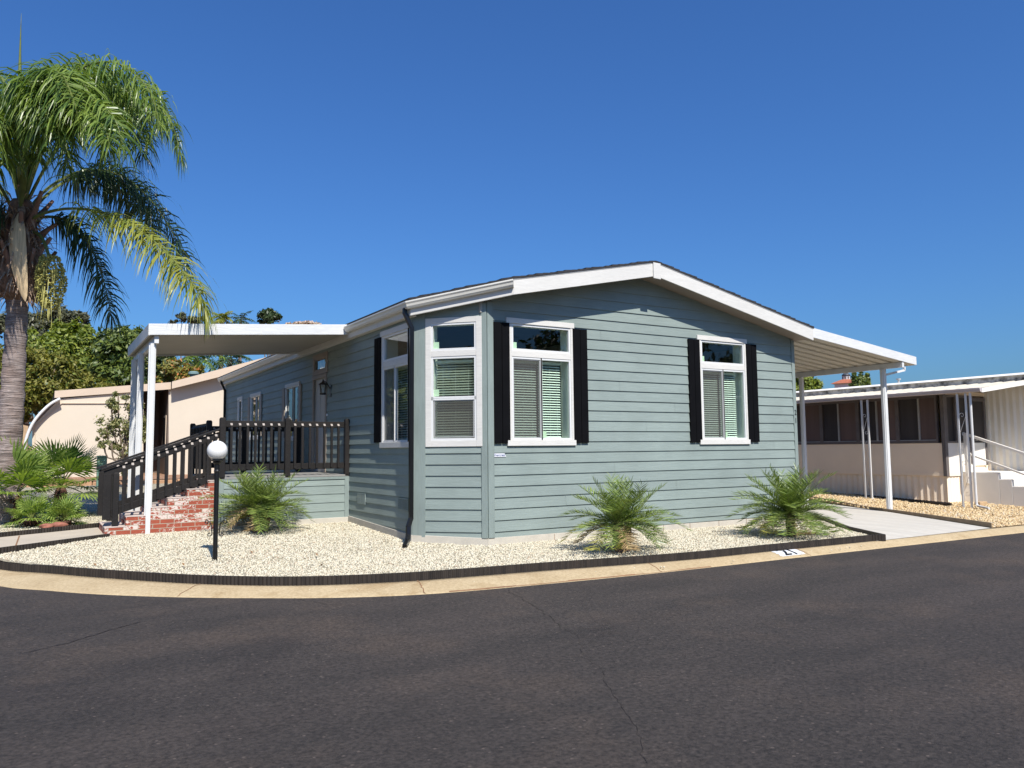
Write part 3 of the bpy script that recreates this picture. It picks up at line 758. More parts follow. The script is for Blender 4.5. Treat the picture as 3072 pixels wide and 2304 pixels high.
# K-profile gutter: (outward, height)
KP = [(0, 0), (.0, .115), (.10, .115), (.108, .108), (.108, .09), (.09, .065), (.082, .03), (.06, 0)]
def gutter(p0, p1, out0, out1, name='gutter', mat='cream_gutter', parent=house, zt0=0, zt1=0, sc=1):
    b = MB(); vs = []
    for p, o_, in ((V(p0), V(out0)), (V(p1), V(out1))):
        for a_, h in KP: vs.append(p+o_*a_*sc+V((0, 0, h*sc)))
    k = len(KP); fs = [(i, (i+1) % k, k+(i+1) % k, k+i) for i in range(k)]+[tuple(range(k))[::-1], tuple(range(k, 2*k))]
    b.add(vs, fs); return b.build(name, mat, parent)
od = V((-.6, -.8, 0)).normalized(); ol = V((-1, 0, 0)); mit = V((-1, -.33, 0))
gz0, gz1 = zc1-.125, za1-.115
gutter((cz[0], cz[1], gz0), (ca[0], ca[1], gz1), mit, od*1.0)
gutter((-1.11, 3.62, gz0+.0), (cz[0], cz[1], gz0), ol, mit)
gutter((-1.11, 15.85, gz0), (-1.11, 7.35, gz0), ol, ol)
# downspouts
def spout(pts, name='downspout', w=.07, parent=house, mat='downspout_black'):
    b = MB()
    for a_, c_ in zip(pts[:-1], pts[1:]):
        d = (V(c_)-V(a_)).normalized()*.02
        b.bar(V(a_)-d, V(c_)+d, w, w*.8, (0, 1, 0) if abs(d.z) > .01 else (0, 0, 1))
    return b.build(name, mat, parent, bevel=.006)
spout([(-1.17, .80, gz0), (-1.17, .80, gz0-.06), (-1.06, .78, gz0-.30), (-1.07, .78, .42), (-1.15, .70, .30), (-1.17, .66, .17), (-1.22, .58, .09), (-1.36, .36, .05)])
spout([(-1.17, 15.45, gz0), (-1.16, 15.45, gz0-.06), (-1.05, 15.45, gz0-.30), (-1.05, 15.45, .3)])
# windows
def casing(F, u0, u1, z0, z1, cw=.05, head=.09, sill=.09, ext=.06, mat='white_trim', mids=(), picture=False):
    b = MB(); d = .032
    if picture:
        b.fbox(F, u0, u0+cw, 0, d, z0, z1); b.fbox(F, u1-cw, u1, 0, d, z0, z1)
        b.fbox(F, u0+cw, u1-cw, 0, d-.002, z1-head, z1); b.fbox(F, u0+cw, u1-cw, 0, d-.002, z0, z0+sill)
    else:
        b.fbox(F, u0, u0+cw, 0, d, z0+sill, z1-head); b.fbox(F, u1-cw, u1, 0, d, z0+sill, z1-head)
        b.fbox(F, u0-ext, u1+ext*.6, 0, d+.008, z1-head, z1); b.fbox(F, u0-ext, u1+ext*.6, 0, d+.014, z0, z0+sill)
    for a_, c_ in mids: b.fbox(F, u0+cw, u1-cw, 0, d-.003, a_, c_)
    return b.build('window', mat, house, bevel=.003)
def sash(F, rects, par, fw=.035, n0=-.05, n1=.022, mat='white_vinyl', name='sash'):
    b = MB()
    for u0, u1, z0, z1 in rects:
        b.fbox(F, u0, u0+fw, n0, n1, z0, z1); b.fbox(F, u1-fw, u1, n0, n1, z0, z1)
        b.fbox(F, u0+fw, u1-fw, n0, n1-.001, z1-fw, z1); b.fbox(F, u0+fw, u1-fw, n0, n1-.001, z0, z0+fw)
    return b.build(name, mat, par, bevel=.002)
def pane(F, u0, u1, z0, z1, par, n=-.012, mat='glass_green'):
    b = MB(); b.quad(F.P(u0, n, z0), F.P(u1, n, z0), F.P(u1, n, z1), F.P(u0, n, z1)); return b.build('pane', mat, par)
def blind(F, u0, u1, z0, z1, par, n=-.12, pitch=.042, tilt=.6):
    b = MB(); z = z0+.03
    while z < z1-.04:
        w = .022*math.cos(tilt); h = .022*math.sin(tilt)
        b.quad(F.P(u0, n+w, z-h), F.P(u1, n+w, z-h), F.P(u1, n-w, z+h), F.P(u0, n-w, z+h)); z += pitch
    b.fbox(F, u0, u1, n-.025, n+.025, z1-.04, z1); b.fbox(F, u0, u1, n-.02, n+.02, z0, z0+.02)
    for t in (.18, .5, .82):
        u = lerp(u0, u1, t); b.fbox(F, u-.001, u+.001, n+.025, n+.027, z0, z1)
    return b.build('blind', 'blind', par)
def stick(F, u0, z0, par, w=.09, h=.11, n=-.018):
    b = MB(); b.fbox(F, u0, u0+w, n-.002, n-.001, z0, z0+h); return b.build('sticker', 'sticker', par)
def mesh_screen(F, u0, u1, z0, z1, par, n=.004):
    b = MB(); b.quad(F.P(u0, n, z0), F.P(u1, n, z0), F.P(u1, n, z1), F.P(u0, n, z1)); o = b.build('insect_screen', 'insect_mesh', par)
    f = MB(); t = .014
    f.fbox(F, u0, u0+t, n-.004, n+.006, z0, z1); f.fbox(F, u1-t, u1, n-.004, n+.006, z0, z1); f.fbox(F, u0+t, u1-t, n-.004, n+.005, z0, z0+t); f.fbox(F, u0+t, u1-t, n-.004, n+.005, z1-t, z1)
    f.build('screen_frame', 'alu_frame', par)
def reveal(F, u0, u1, z0, z1, par):
    b = MB(); t = .012
    b.fbox(F, u0, u0+t, -.26, -.06, z0, z1); b.fbox(F, u1-t, u1, -.26, -.06, z0, z1); b.fbox(F, u0+t, u1-t, -.26, -.06, z0, z0+t); b.fbox(F, u0+t, u1-t, -.26, -.06, z1-t, z1)
    b.build('reveal', 'blind', par)
def big_window(F, u0, label=None):
    W = casing(F, u0+.31, u0+1.58, 1.555, 3.648, .045, .09, .092, .055, mids=((3.012, 3.113),))
    a, b_ = u0+.355, u0+1.535
    sash(F, [(a, b_, 3.113, 3.556)], W); sash(F, [(a, u0+.95, 1.648, 3.012), (u0+.915, b_, 1.648, 3.012)], W, .032)
    pane(F, a+.03, b_-.03, 3.14, 3.53, W); pane(F, a+.03, u0+.92, 1.68, 2.985, W, -.02); pane(F, u0+.945, b_-.03, 1.68, 2.985, W)
    reveal(F, a, b_, 1.65, 3.56, W)
    blind(F, a+.02, u0+.91, 1.68, 2.97, W); blind(F, u0+.95, b_-.13, 1.68, 2.97, W)
    mesh_screen(F, a+.032, u0+.915, 1.682, 2.978, W)
    stick(F, a+.032, 3.145, W); stick(F, u0+.955, 1.69, W)
    return W
def shutter(F, u0, u1, z0, z1, mat='shutter_black'):
    b = MB(); mid = (u0+u1)/2
    b.fbox(F, u0, mid-.004, .012, .045, z0, z1); b.fbox(F, mid+.004, u1, .012, .045, z0, z1)
    for zz in (z0+.25, z1-.25): b.fbox(F, u0+.02, u1-.02, .010, .03, zz-.05, zz+.05)
    return b.build('shutter', mat, house, bevel=.003)
big_window(FR, 0); big_window(FR, 4.255)
shutter(FR, .015, .307, 1.597, 3.556); shutter(FR, 1.585, 1.88, 1.597, 3.556)
shutter(FR, 4.27, 4.562, 1.597, 3.556); shutter(FR, 5.84, 6.135, 1.597, 3.556)
# chamfer window
W = casing(CH, .23, 1.185, 1.552, 3.645, .095, .09, .10, picture=True, mids=((3.01, 3.108),))
sash(CH, [(.322, 1.093, 3.108, 3.556), (.325, 1.09, 2.30, 3.01), (.325, 1.09, 1.652, 2.36)], W)
pane(CH, .35, 1.065, 3.14, 3.525, W); pane(CH, .35, 1.06, 2.365, 2.98, W); pane(CH, .35, 1.06, 1.68, 2.30, W, -.02)
reveal(CH, .325, 1.09, 1.655, 3.555, W)
blind(CH, .37, 1.045, 1.70, 2.96, W, tilt=-.45); mesh_screen(CH, .375, 1.045, 1.70, 2.30, W)
stick(CH, .36, 3.145, W); stick(CH, .36, 2.37, W)
# left wall windows, u = -y
W = casing(LW, -2.16, -.93, 1.548, 3.615, .05, .10, .095, .05, mids=((2.95, 3.06),))
sash(LW, [(-2.11, -1.01, 3.06, 3.515)], W); sash(LW, [(-2.11, -1.59, 1.643, 2.95), (-1.625, -1.01, 1.643, 2.95)], W, .03)
pane(LW, -2.08, -1.04, 3.09, 3.49, W, mat='glass_clear'); pane(LW, -2.08, -1.62, 1.67, 2.92, W, mat='glass_clear'); pane(LW, -1.60, -1.04, 1.67, 2.92, W, mat='glass_clear')
mesh_screen(LW, -2.085, -1.62, 1.67, 2.925, W); blind(LW, -2.08, -1.04, 1.68, 2.93, W); reveal(LW, -2.12, -1.02, 1.66, 3.53, W)
shutter(LW, -2.48, -2.17, 1.643, 3.52)
shutter(LW, -.985, -.90, 1.63, 3.52)
W = casing(LW, -6.20, -5.19, 3.16, 3.612, .10, .10, .09, 0, mat='taupe_trim', picture=True); sash(LW, [(-6.10, -5.29, 3.25, 3.51)], W, .03, mat='taupe_trim'); pane(LW, -6.07, -5.32, 3.28, 3.48, W, mat='glass_clear')
for (a_, c_, z0, z1, sa) in ((-8.40, -7.20, 1.75, 3.135, .2), (-12.05, -10.86, 1.84, 3.14, .2)):
    W = casing(LW, a_, c_, z0, z1, .035, .085, .09, .02); sash(LW, [(a_+.035, lerp(a_, c_, .5)+.015, z0+.09, z1-.085), (lerp(a_, c_, .5)-.015, c_-.035, z0+.09, z1-.085)], W, .028)
    pane(LW, a_+.06, lerp(a_, c_, .5), z0+.12, z1-.11, W, mat='glass_clear'); pane(LW, lerp(a_, c_, .5), c_-.06, z0+.12, z1-.11, W, mat='glass_clear')
    shutter(LW, a_-.24, a_-.03, z0+.09, z1-.07, 'taupe_trim'); shutter(LW, c_+.03, c_+.14, z0+.09, z1-.07, 'taupe_trim')
W = casing(LW, -13.68, -13.08, 1.9, 3.15, .10, .085, .09, .04, picture=False); sash(LW, [(-13.58, -13.18, 2.0, 3.06)], W, .04); pane(LW, -13.54, -13.22, 2.04, 3.02, W, mat='glass_clear')
# front door
b = MB(); b.fbox(LW, -6.23, -6.14, 0, .03, 1.06, 3.07); b.fbox(LW, -5.33, -5.25, 0, .03, 1.06, 3.07); b.fbox(LW, -6.24, -5.24, 0, .036, 3.07, 3.15)
door = b.build('door', 'taupe_trim', house, bevel=.003)
b = MB(); b.fbox(LW, -6.14, -5.33, -.06, -.02, 1.06, 3.07)
for u0, u1 in ((-6.05, -5.78), (-5.69, -5.42)):
    for z0, z1 in ((1.2, 1.7), (1.8, 2.9)): b.fbox(LW, u0, u1, -.022, -.012, z0, z1)
b.build('door_leaf', 'door_paint', door, bevel=.004)
b = MB(); b.tube([LW.P(-5.42, -.02, 2.05), LW.P(-5.42, .03, 2.05), LW.P(-5.50, .035, 2.05)], .012); b.build('handle', 'bronze', door)
b = MB(); b.tube([LW.P(-5.21, .006, 2.26), LW.P(-5.21, .03, 2.26)], [.03, .025], 12); b.build('doorbell', 'plate_white', house)
# lantern beside the door
cx = LW.P(-5.02, .17, 2.70)
b = MB(); b.fbox(LW, -5.07, -4.97, .0, .02, 2.62, 2.9); b.tube([LW.P(-5.02, .02, 2.80), LW.P(-5.02, .10, 2.93), LW.P(-5.02, .17, 2.97)], .011); b.lathe(cx, [(.005, .30), (.02, .24), (.09, .19), (.095, .175)], 8); b.lathe(cx, [(.06, -.03), (.07, -.01), (.065, 0)], 8)
for k in range(4):
    a_ = k*math.pi/2+.4; b.tube([cx+V((.06*math.cos(a_), .06*math.sin(a_), 0)), cx+V((.085*math.cos(a_), .085*math.sin(a_), .18))], .006, 5)
lan = b.build('wall_lantern', 'bronze', house)
b = MB(); b.lathe(cx, [(.052, .002), (.075, .172)], 8); b.build('lantern_glass', 'glass_clear', lan)
# floor vents on the lower left wall
for u in (-3.15, -1.22):
    b = MB(); b.fbox(LW, u-.20, u+.20, .006, .026, .515, .53); b.fbox(LW, u-.20, u+.20, .006, .026, .70, .715)
    for k in range(11): b.fbox(LW, u-.2+k*.038, u-.182+k*.038, .006, .026, .53, .70)
    vt = b.build('vent', 'siding', house)
    b = MB(); b.fbox(LW, u-.19, u+.19, .004, .019, .53, .70); b.build('vent_recess', 'shutter_black', vt)
# maker's plate and house number
b = MB(); P = FR.P; z0, z1 = 1.381, 1.438
b.hexa([P(-.02, .013, z0), P(.235, .013, z0), P(.235, .018, z0), P(-.02, .018, z0), P(-.02, .013, z1), P(.205, .013, z1), P(.205, .018, z1), P(-.02, .018, z1)])
npl = b.build('name_plate', 'plate_white', house)
put_text('lettering', 'Silvercrest', .052, FR, .10, .020, 1.409, 'ink_blue', npl, .35, .002)
put_text('house_number', '2', .15, FR, XR-.03, .03, 2.20, 'ink_black', house, 0, .006, .8)
put_text('house_number', '1', .15, FR, XR-.03, .03, 2.03, 'ink_black', house, 0, .006, .8)

# ------------------------------------------------------------------ covers
def corrug(b, x0, x1, y0, y1, zf, per=.15, h=.055):
    n = int((y1-y0)/per)
    prof = []
    for i in range(n):
        y = y0+i*per; prof += [(y, 0), (y+per*.60, 0), (y+per*.64, h), (y+per*.96, h)]
    prof.append((y1, 0)); k = len(prof)
    vs = [(x0, y, zf(x0)+z) for y, z in prof]+[(x1, y, zf(x1)+z) for y, z in prof]
    b.add(vs, [(i, k+i, k+i+1, i+1) for i in range(k-1)])
patio = thing('porch_cover', 'flat white aluminium cover over the porch deck with three white posts', 'porch cover', (-2.85, 5.4, 0))
px0, px1, py0, py1 = -4.65, -1.12, 3.65, 7.12
def zc(x): return lerp(3.70, 3.95, (x-px0)/(px1-px0))
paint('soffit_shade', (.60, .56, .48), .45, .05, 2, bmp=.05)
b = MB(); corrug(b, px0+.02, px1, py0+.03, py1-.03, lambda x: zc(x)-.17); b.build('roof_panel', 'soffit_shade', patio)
b = MB(); b.plate([(px0+.02, py0+.03), (px1, py0+.03), (px1, py1-.03), (px0+.02, py1-.03)], lambda x, y: zc(x)-.02, lambda x, y: zc(x)-.05); b.build('roof_skin', 'soffit_pan', patio)
def frake(b, a, c, th, za1, za0, zc1, zc0):
    a, c = V((*a, 0)), V((*c, 0)); d = (c-a).normalized(); s = V((-d.y, d.x, 0))*th
    b.hexa([a+V((0, 0, za0)), c+V((0, 0, zc0)), c+s+V((0, 0, zc0)), a+s+V((0, 0, za0)), a+V((0, 0, za1)), c+V((0, 0, zc1)), c+s+V((0, 0, zc1)), a+s+V((0, 0, za1))])
b = MB(); frake(b, (px0, py0), (px1+.05, py0), .03, zc(px0), zc(px0)-.195, zc(px1)+.003, zc(px1)-.195); b.build('fascia', 'white_metal', patio, bevel=.004)
b = MB(); frake(b, (px0, py1), (px0, py0+.001), .03, zc(px0)-.002, zc(px0)-.20, zc(px0)-.002, zc(px0)-.20); b.build('fascia', 'white_metal', patio, bevel=.004)
b = MB(); frake(b, (px1, py1), (px0+.001, py1), .03, zc(px1)-.02, zc(px1)-.20, zc(px0)-.02, zc(px0)-.20); b.build('fascia', 'white_metal', patio, bevel=.004)
b = MB(); b.bar((px0+.14, py0+.06, 3.45), (px0+.14, py1-.06, 3.45), .07, .14); b.build('beam', 'post_white', patio)
def post(x, y, z0, z1, par, w=.075):
    b = MB(); b.box(x-w/2, y-w/2, z0, x+w/2, y+w/2, z1); b.box(x-w/2-.022, y-w/2+.02, z0, x-w/2+.001, y+w/2-.02, z1-.01); b.box(x+w/2-.001, y-w/2+.02, z0, x+w/2+.018, y+w/2-.02, z1-.01)
    return b.build('post', 'post_white', par, bevel=.004)
for y in (3.80, onX(410, 1300, -4.60).y, onX(391, 1300, -4.60).y): post(-4.56, y, .05, 3.40, patio)
carp = thing('carport_cover', 'white ribbed carport cover sloping from the right side of the grey house on two posts', 'carport cover', (9.2, 2, 0))
def zk(x): return lerp(3.955, 3.535, (x-7.44)/(11.10-7.44))
ky0, ky1 = -.385, 6.2
b = MB(); corrug(b, 7.32, 11.08, ky0+.03, ky1, lambda x: zk(x)-.19, .30, .07); b.build('roof_panel', 'soffit_pan', carp)
b = MB(); b.plate([(7.42, ky0+.03), (11.08, ky0+.03), (11.08, ky1), (7.42, ky1)], lambda x, y: zk(x)-.02, lambda x, y: zk(x)-.06); b.build('roof_skin', 'soffit_pan', carp)
b = MB(); frake(b, (7.425, ky0), (11.10, ky0), .03, zk(7.425), zk(7.425)-.205, zk(11.1), zk(11.1)-.19); b.build('fascia', 'white_metal', carp, bevel=.004)
b = MB(); frake(b, (11.10, ky0+.001), (11.10, ky1), .03, zk(11.1)-.002, zk(11.1)-.19, zk(11.1)-.002, zk(11.1)-.19); b.build('fascia', 'white_metal', carp, bevel=.004)
b = MB(); b.bar((10.60, ky0+.02, 3.335), (10.60, ky1, 3.335), .075, .12); b.build('beam', 'post_white', carp)
post(10.60, .14, -.06, 3.275, carp, .10); post(10.60, 2.42, -.06, 3.275, carp, .09)
b = MB(); b.bar((10.66, .14, 3.14), (11.45, .14, 3.29), .045, .045, (0, 1, 0)); b.bar((11.45, .14, 3.285), (11.45, .14, 3.37), .045, .045, (0, 1, 0)); b.build('brace', 'post_white', carp)

# ------------------------------------------------------------------ porch deck, steps, rails
deck = thing('porch_deck', 'raised porch deck with grey-green lap-sided skirt beside the house wall', 'porch deck', (-2.2, 5.5, 0))
DX0, DY0, DY1, DZ = -3.42, 3.85, 7.05, 1.05
b = MB(); b.box(DX0-.01, DY0-.02, DZ-.035, XL-.03, DY1, DZ); b.build('floor', 'deck_floor', deck, bevel=.004)
DF = Frame((DX0, DY0, 0), (1, 0, 0), (0, -1, 0)); DL = Frame((DX0, DY1, 0), (0, -1, 0), (-1, 0, 0))
b = MB()
dw = XL-.012-DX0
for k in range(6):
    z0 = .20+k*.162; z1 = min(z0+.162, .965)
    if z1 <= z0: break
    b.quad(DF.P(.09, .012, z0), DF.P(dw-.09, .012, z0), DF.P(dw-.09, 0, z1), DF.P(.09, 0, z1)); b.quad(DF.P(.09, 0, z0), DF.P(dw-.09, 0, z0), DF.P(dw-.09, .012, z0), DF.P(.09, .012, z0))
    b.quad(DL.P(0, .012, z0), DL.P(DY1-DY0, .012, z0), DL.P(DY1-DY0, 0, z1), DL.P(0, 0, z1))
b.fbox(DF, .02, dw-.02, -.05, -.002, .1, 1.0)
b.build('skirt', 'siding', deck)
b = MB(); b.fbox(DF, -.015, .09, 0, .02, .16, 1.012); b.fbox(DF, dw-.09, dw, 0, .02, .16, 1.012); b.fbox(DF, .09, dw-.09, 0, .019, .962, 1.012); b.build('skirt_trim', 'trim_siding', deck, bevel=.003)
b = MB(); b.box(DX0-.02, DY0-.03, 0, XL-.035, DY0+.2, .235); b.build('kerb', 'foundation', deck, bevel=.005)
# brick steps
st = thing('brick_steps', 'whitewashed red brick steps rising to the porch deck', 'steps', (-4.3, 4.5, 0))
nst = 6; xs_ = [-5.20, -4.88, -4.53, -4.21, -3.91, -3.62, DX0-.02]; zs_ = [.265, .405, .56, .715, .865, 1.0]
zs_ = [onY(314, 1582, 3.78).z, onY(378, 1549, 3.78).z, onY(448, 1522, 3.78).z, onY(503.5, 1493, 3.78).z, onY(562, 1467, 3.78).z, onY(625, 1441, 3.78).z]
xs_ = [onY(314, 1582, 3.78).x, onY(378, 1549, 3.78).x, onY(448, 1522, 3.78).x, onY(503.5, 1493, 3.78).x, onY(562, 1467, 3.78).x, onY(625, 1441, 3.78).x, DX0-.02]
b = MB(); t = MB()
for i in range(nst):
    b.box(xs_[i], 3.78+.001*i, 0, xs_[i+1]+(.0 if i == nst-1 else .0), 5.05-.001*i, zs_[i]-.012)
    t.box(xs_[i]-.006, 3.775, zs_[i]-.012, xs_[i+1]+.006, 5.055, zs_[i])
b.build('step', 'brick', st); t.build('tread', 'brick_top', st)
# railings
BW = 'black_wood'
def rail_post(par, x, y, z0, z1, w=.10):
    b = MB(); b.box(x-w/2, y-w/2, z0, x+w/2, y+w/2, z1-.02)
    h = w/2; c = .018
    b.hexa([(x-h, y-h, z1-.02), (x+h, y-h, z1-.02), (x+h, y+h, z1-.02), (x-h, y+h, z1-.02), (x-h+c, y-h+c, z1), (x+h-c, y-h+c, z1), (x+h-c, y+h-c, z1), (x-h+c, y+h-c, z1)])
    return b.build('post', BW, par, bevel=.006)
paint('sunlit_cut', (.42, .37, .33), .6, .12, 9, bmp=.2)
def baluster(par, x, y, z0, z1, w=.04, nrm=(0, -1)):
    b = MB(); h = w/2; nx, ny = nrm
    f = .04
    # bevelled top sloping to the outside, its sunlit look put into a paler colour
    v0 = [(x-h, y-h), (x+h, y-h), (x+h, y+h), (x-h, y+h)]
    top = [z1-(f if ((px-x)*nx+(py-y)*ny) > 0 else 0) for px, py in v0]
    b.add([(p[0], p[1], z0) for p in v0]+[(p[0], p[1], zz) for p, zz in zip(v0, top)], [(3, 2, 1, 0), (0, 1, 5, 4), (1, 2, 6, 5), (2, 3, 7, 6), (3, 0, 4, 7)])
    b.m = 1; b.add([(p[0], p[1], zz) for p, zz in zip(v0, top)], [(0, 1, 2, 3)])
    return b.build('baluster', [BW, 'sunlit_cut'], par)
rl = thing('deck_railing', 'black wooden railing across the front of the porch deck', 'railing', (-2.2, 3.9, 1.05))
for x in (-3.365, -2.20, -1.045): rail_post(rl, x, 3.88, 1.02, 2.125)
for x0, x1, bx in ((-3.315, -2.25, (572, 680, 780, 880, 982, 1082, 1180)), (-2.15, -1.095, (1385, 1480, 1575, 1665, 1760, 1852, 1938))):
    for z0, z1 in ((1.955, 2.068), (1.165, 1.28)):
        b = MB(); b.box(x0, 3.885, z0, x1, 3.925, z1); b.build('rail', BW, rl, bevel=.005)
    for c_ in bx: baluster(rl, onY(560+c_/4.254, 1300, 3.86).x, 3.864, 1.185, 2.025)
sr = thing('stair_railing', 'black wooden stair railing on the near side of the brick steps', 'railing', (-4.3, 3.9, .3))
def sloped(par, x0, z0, x1, z1, y, w, h, name): b = MB(); b.bar((x0, y, z0), (x1, y, z1), w, h); return b.build(name, BW, par, bevel=.005)
def stair_rail(par, y, side, n=12):
    rail_post(par, -5.05, y, .30, 1.18, .095)
    sl = (1.93-1.255)/(-3.415+5.275)
    def zt(x): return 1.255+sl*(x+5.275)
    x0, x1 = -5.28, -3.40
    sloped(par, x0, zt(x0)-.02, x1, zt(x1)-.02, y+.03*side, .14, .035, 'cap_rail')
    sloped(par, x0+.06, zt(x0)-.10, x1, zt(x1)-.12, y+.028*side, .04, .11, 'rail')
    sloped(par, -5.18, zt(-5.18)-.80, x1, zt(x1)-.86, y+.028*side, .04, .12, 'rail')
    for i in range(n):
        x = lerp(-4.94, -3.47, i/(n-1)); baluster(par, x, y-.018*side+.0, zt(x)-.86, zt(x)-.085)
    b = MB(); b.box(-5.245, y-.02, .40, -5.12, y+.0, 1.16); b.build('end_board', BW, par, bevel=.005)
stair_rail(sr, 3.90, 1)
sr2 = thing('stair_railing', 'black wooden stair railing on the far side of the brick steps', 'railing', (-4.3, 5.0, .3))
stair_rail(sr2, 5.0, 1, 12)
fr_ = thing('deck_railing', 'black railing along the far and left edges of the porch deck behind the stairs', 'railing', (-2.2, 7.0, 1.05))
for x in (-3.365, -2.3, -1.10): rail_post(fr_, x, 6.98, 1.02, 2.12)
rail_post(fr_, -3.365, 5.15, 1.02, 2.12)
for z0, z1 in ((1.955, 2.068), (1.165, 1.28)):
    b = MB(); b.box(-3.315, 6.96, z0, -1.1, 7.0, z1); b.build('rail', BW, fr_, bevel=.005)
    b = MB(); b.box(-3.385, 5.2, z0, -3.345, 6.93, z1); b.build('rail', BW, fr_, bevel=.005)
for i in range(14): baluster(fr_, lerp(-3.25, -1.2, i/13), 6.94, 1.185, 2.04)
for i in range(10): baluster(fr_, -3.405, lerp(5.32, 6.85, i/9), 1.185, 2.04, .04, (-1, 0))

# ------------------------------------------------------------------ lamp post
lb = G(645, 1677, .035)
lamp = thing('lamp_post', 'black garden lamp post with a white globe standing in the white gravel', 'lamp post', (lb.x, lb.y, .0))
b = MB(); b.tube([(lb.x, lb.y, -.05), (lb.x, lb.y, 1.34)], .032, 14); b.lathe((lb.x, lb.y, 0), [(.034, 1.22), (.042, 1.24), (.034, 1.26)], 14); b.build('pole', 'iron_black', lamp, smooth=False)
b = MB(); b.lathe((lb.x, lb.y, 0), [(.035, 1.33), (.055, 1.36), (.05, 1.37), (.085, 1.385), (.085, 1.40), (.06, 1.405)], 20); b.build('fitter', 'iron_black', lamp)
b = MB(); rg = .136
b.lathe((lb.x, lb.y, 1.40), [(max(.002, rg*math.sin(math.pi*(.12+.88*k/18))), rg*.92-rg*math.cos(math.pi*(.12+.88*k/18))) for k in range(19)]+[(.012, rg*1.925), (.008, rg*1.97), (.001, rg*1.99)], 32); b.build('globe', 'globe_white', lamp, smooth=True)
for sx in (-1, 1):
    pts = []
    rr = RX.copy(); rr.z = 0; rr.normalize()
    def curl(cxo, cz, r0, a0, turns, sg):
        return [(cxo+r0*(1-.75*k/16)*math.cos(a0+sg*turns*2*math.pi*k/16), cz+r0*(1-.75*k/16)*math.sin(a0+sg*turns*2*math.pi*k/16)) for k in range(17)]
    low = curl(.085, .375, .035, math.pi, .9, 1); up = curl(.105, .545, .035, 0.0, .8, 1)
    path = low[::-1]+[(.052, .42), (.055, .47), (.075, .53), (.12, .57)]+[(u_, v_) for u_, v_ in curl(.12, .535, .035, math.pi/2, .8, -1)]
    b = MB(); b.tube([V((lb.x, lb.y, 0))+rr*sx*u_+V((0, 0, v_)) for u_, v_ in path], .007, 6); b.build('scroll_bracket', 'iron_black', lamp)

# ------------------------------------------------------------------ palms
def strip(b, p, d, L, w, droop, seg=3, side=None, fold=0):
    """a leaflet: starts at p along d, bending down"""
    pts = [V(p)]; d = V(d).normalized()
    for i in range(seg):
        pts.append(pts[-1]+d*(L/seg)); d = (d+V((0, 0, -1))*droop/seg).normalized()
    s = side if side is not None else d.cross(V((0, 0, 1)))
    if s.length < 1e-3: s = V((1, 0, 0))
    s = s.normalized(); vs = []
    ws = [.45, 1, .8, .45, 0.02] if seg == 4 else [.5, 1, .7, .04]
    for q, k in zip(pts, ws): vs += [q-s*(w*k/2), q+s*(w*k/2)]
    b.add(vs, [(2*i, 2*i+1, 2*i+3, 2*i+2) for i in range(seg)])
def spline(P, n):
    P = [V(p) for p in P]; out = []
    m_ = len(P)-1
    for k in range(n+1):
        t = k/n*m_; i = min(int(t), m_-1); t -= i
        p0, p1, p2, p3 = P[max(i-1, 0)], P[i], P[i+1], P[min(i+2, m_)]
        out.append(.5*((2*p1)+(p2-p0)*t+(2*p0-5*p1+4*p2-p3)*t*t+(3*p1-p0-3*p2+p3)*t**3))
    return out
def pinnate(ctrl, n, L, w, droop, rr, start=.2, r0=.02, plume=.5, fwd=.5, seg=3, lmi=1, vee=0):
    b = MB(); path = spline(ctrl, 24)
    b.tube(path, [lerp(r0, r0*.15, i/24) for i in range(25)], 5)
    b.m = lmi
    for k in range(n):
        t = start+(1-start)*(k+rr.random())/n; f = t*24; i = min(int(f), 23); p = path[i].lerp(path[i+1], f-i)
        tg = (path[i+1]-path[i]).normalized(); sd = tg.cross(V((0, 0, 1)))
        if sd.length < .05: sd = tg.cross(V((0, 1, .3)))
        sd.normalize(); up = sd.cross(tg).normalized()
        prof = (.45+.55*math.sin(math.pi*min(1, (t-start)/(1-start)*.75+.18)))
        for sg in (-1, 1):
            d = sd*sg+tg*(fwd*rr.uniform(.6, 1.4)+(.9 if t > .93 else 0))+up*(vee+rr.uniform(-plume, plume))
            strip(b, p, d, L*prof*rr.uniform(.75, 1.1), w, droop*rr.uniform(.6, 1.3), seg, side=(tg+V((rr.uniform(-.5, .5), rr.uniform(-.5, .5), rr.uniform(-.5, .5)))))
    return b
# queen palm on the left
qb = G(18, 1572, .15)
fh = V((_f.x, _f.y, 0)).normalized()
QD = (qb-CAM).dot(_f)
def qp(x, y, back=0.): # a point near the palm's own depth
    return at(x, y, QD+back)
queen = thing('queen_palm', 'tall queen palm with drooping feathery crown at the left edge', 'palm tree', (qb.x, qb.y, 0))
q0, q1, q2 = V((qb.x, qb.y, -.05)), qp(36, 1200), qp(52, 930)
b = MB(); path = spline([q0, qp(20, 1450), q1, q2, qp(57, 850)], 60)
rr = random.Random(3)
b.tube(path, [(lerp(.27, .185, min(1, i/42))+.012*math.sin(i*2.1)+rr.uniform(-.006, .006)) for i in range(61)], 22)
b.build('trunk', 'queen_trunk', queen, smooth=True)
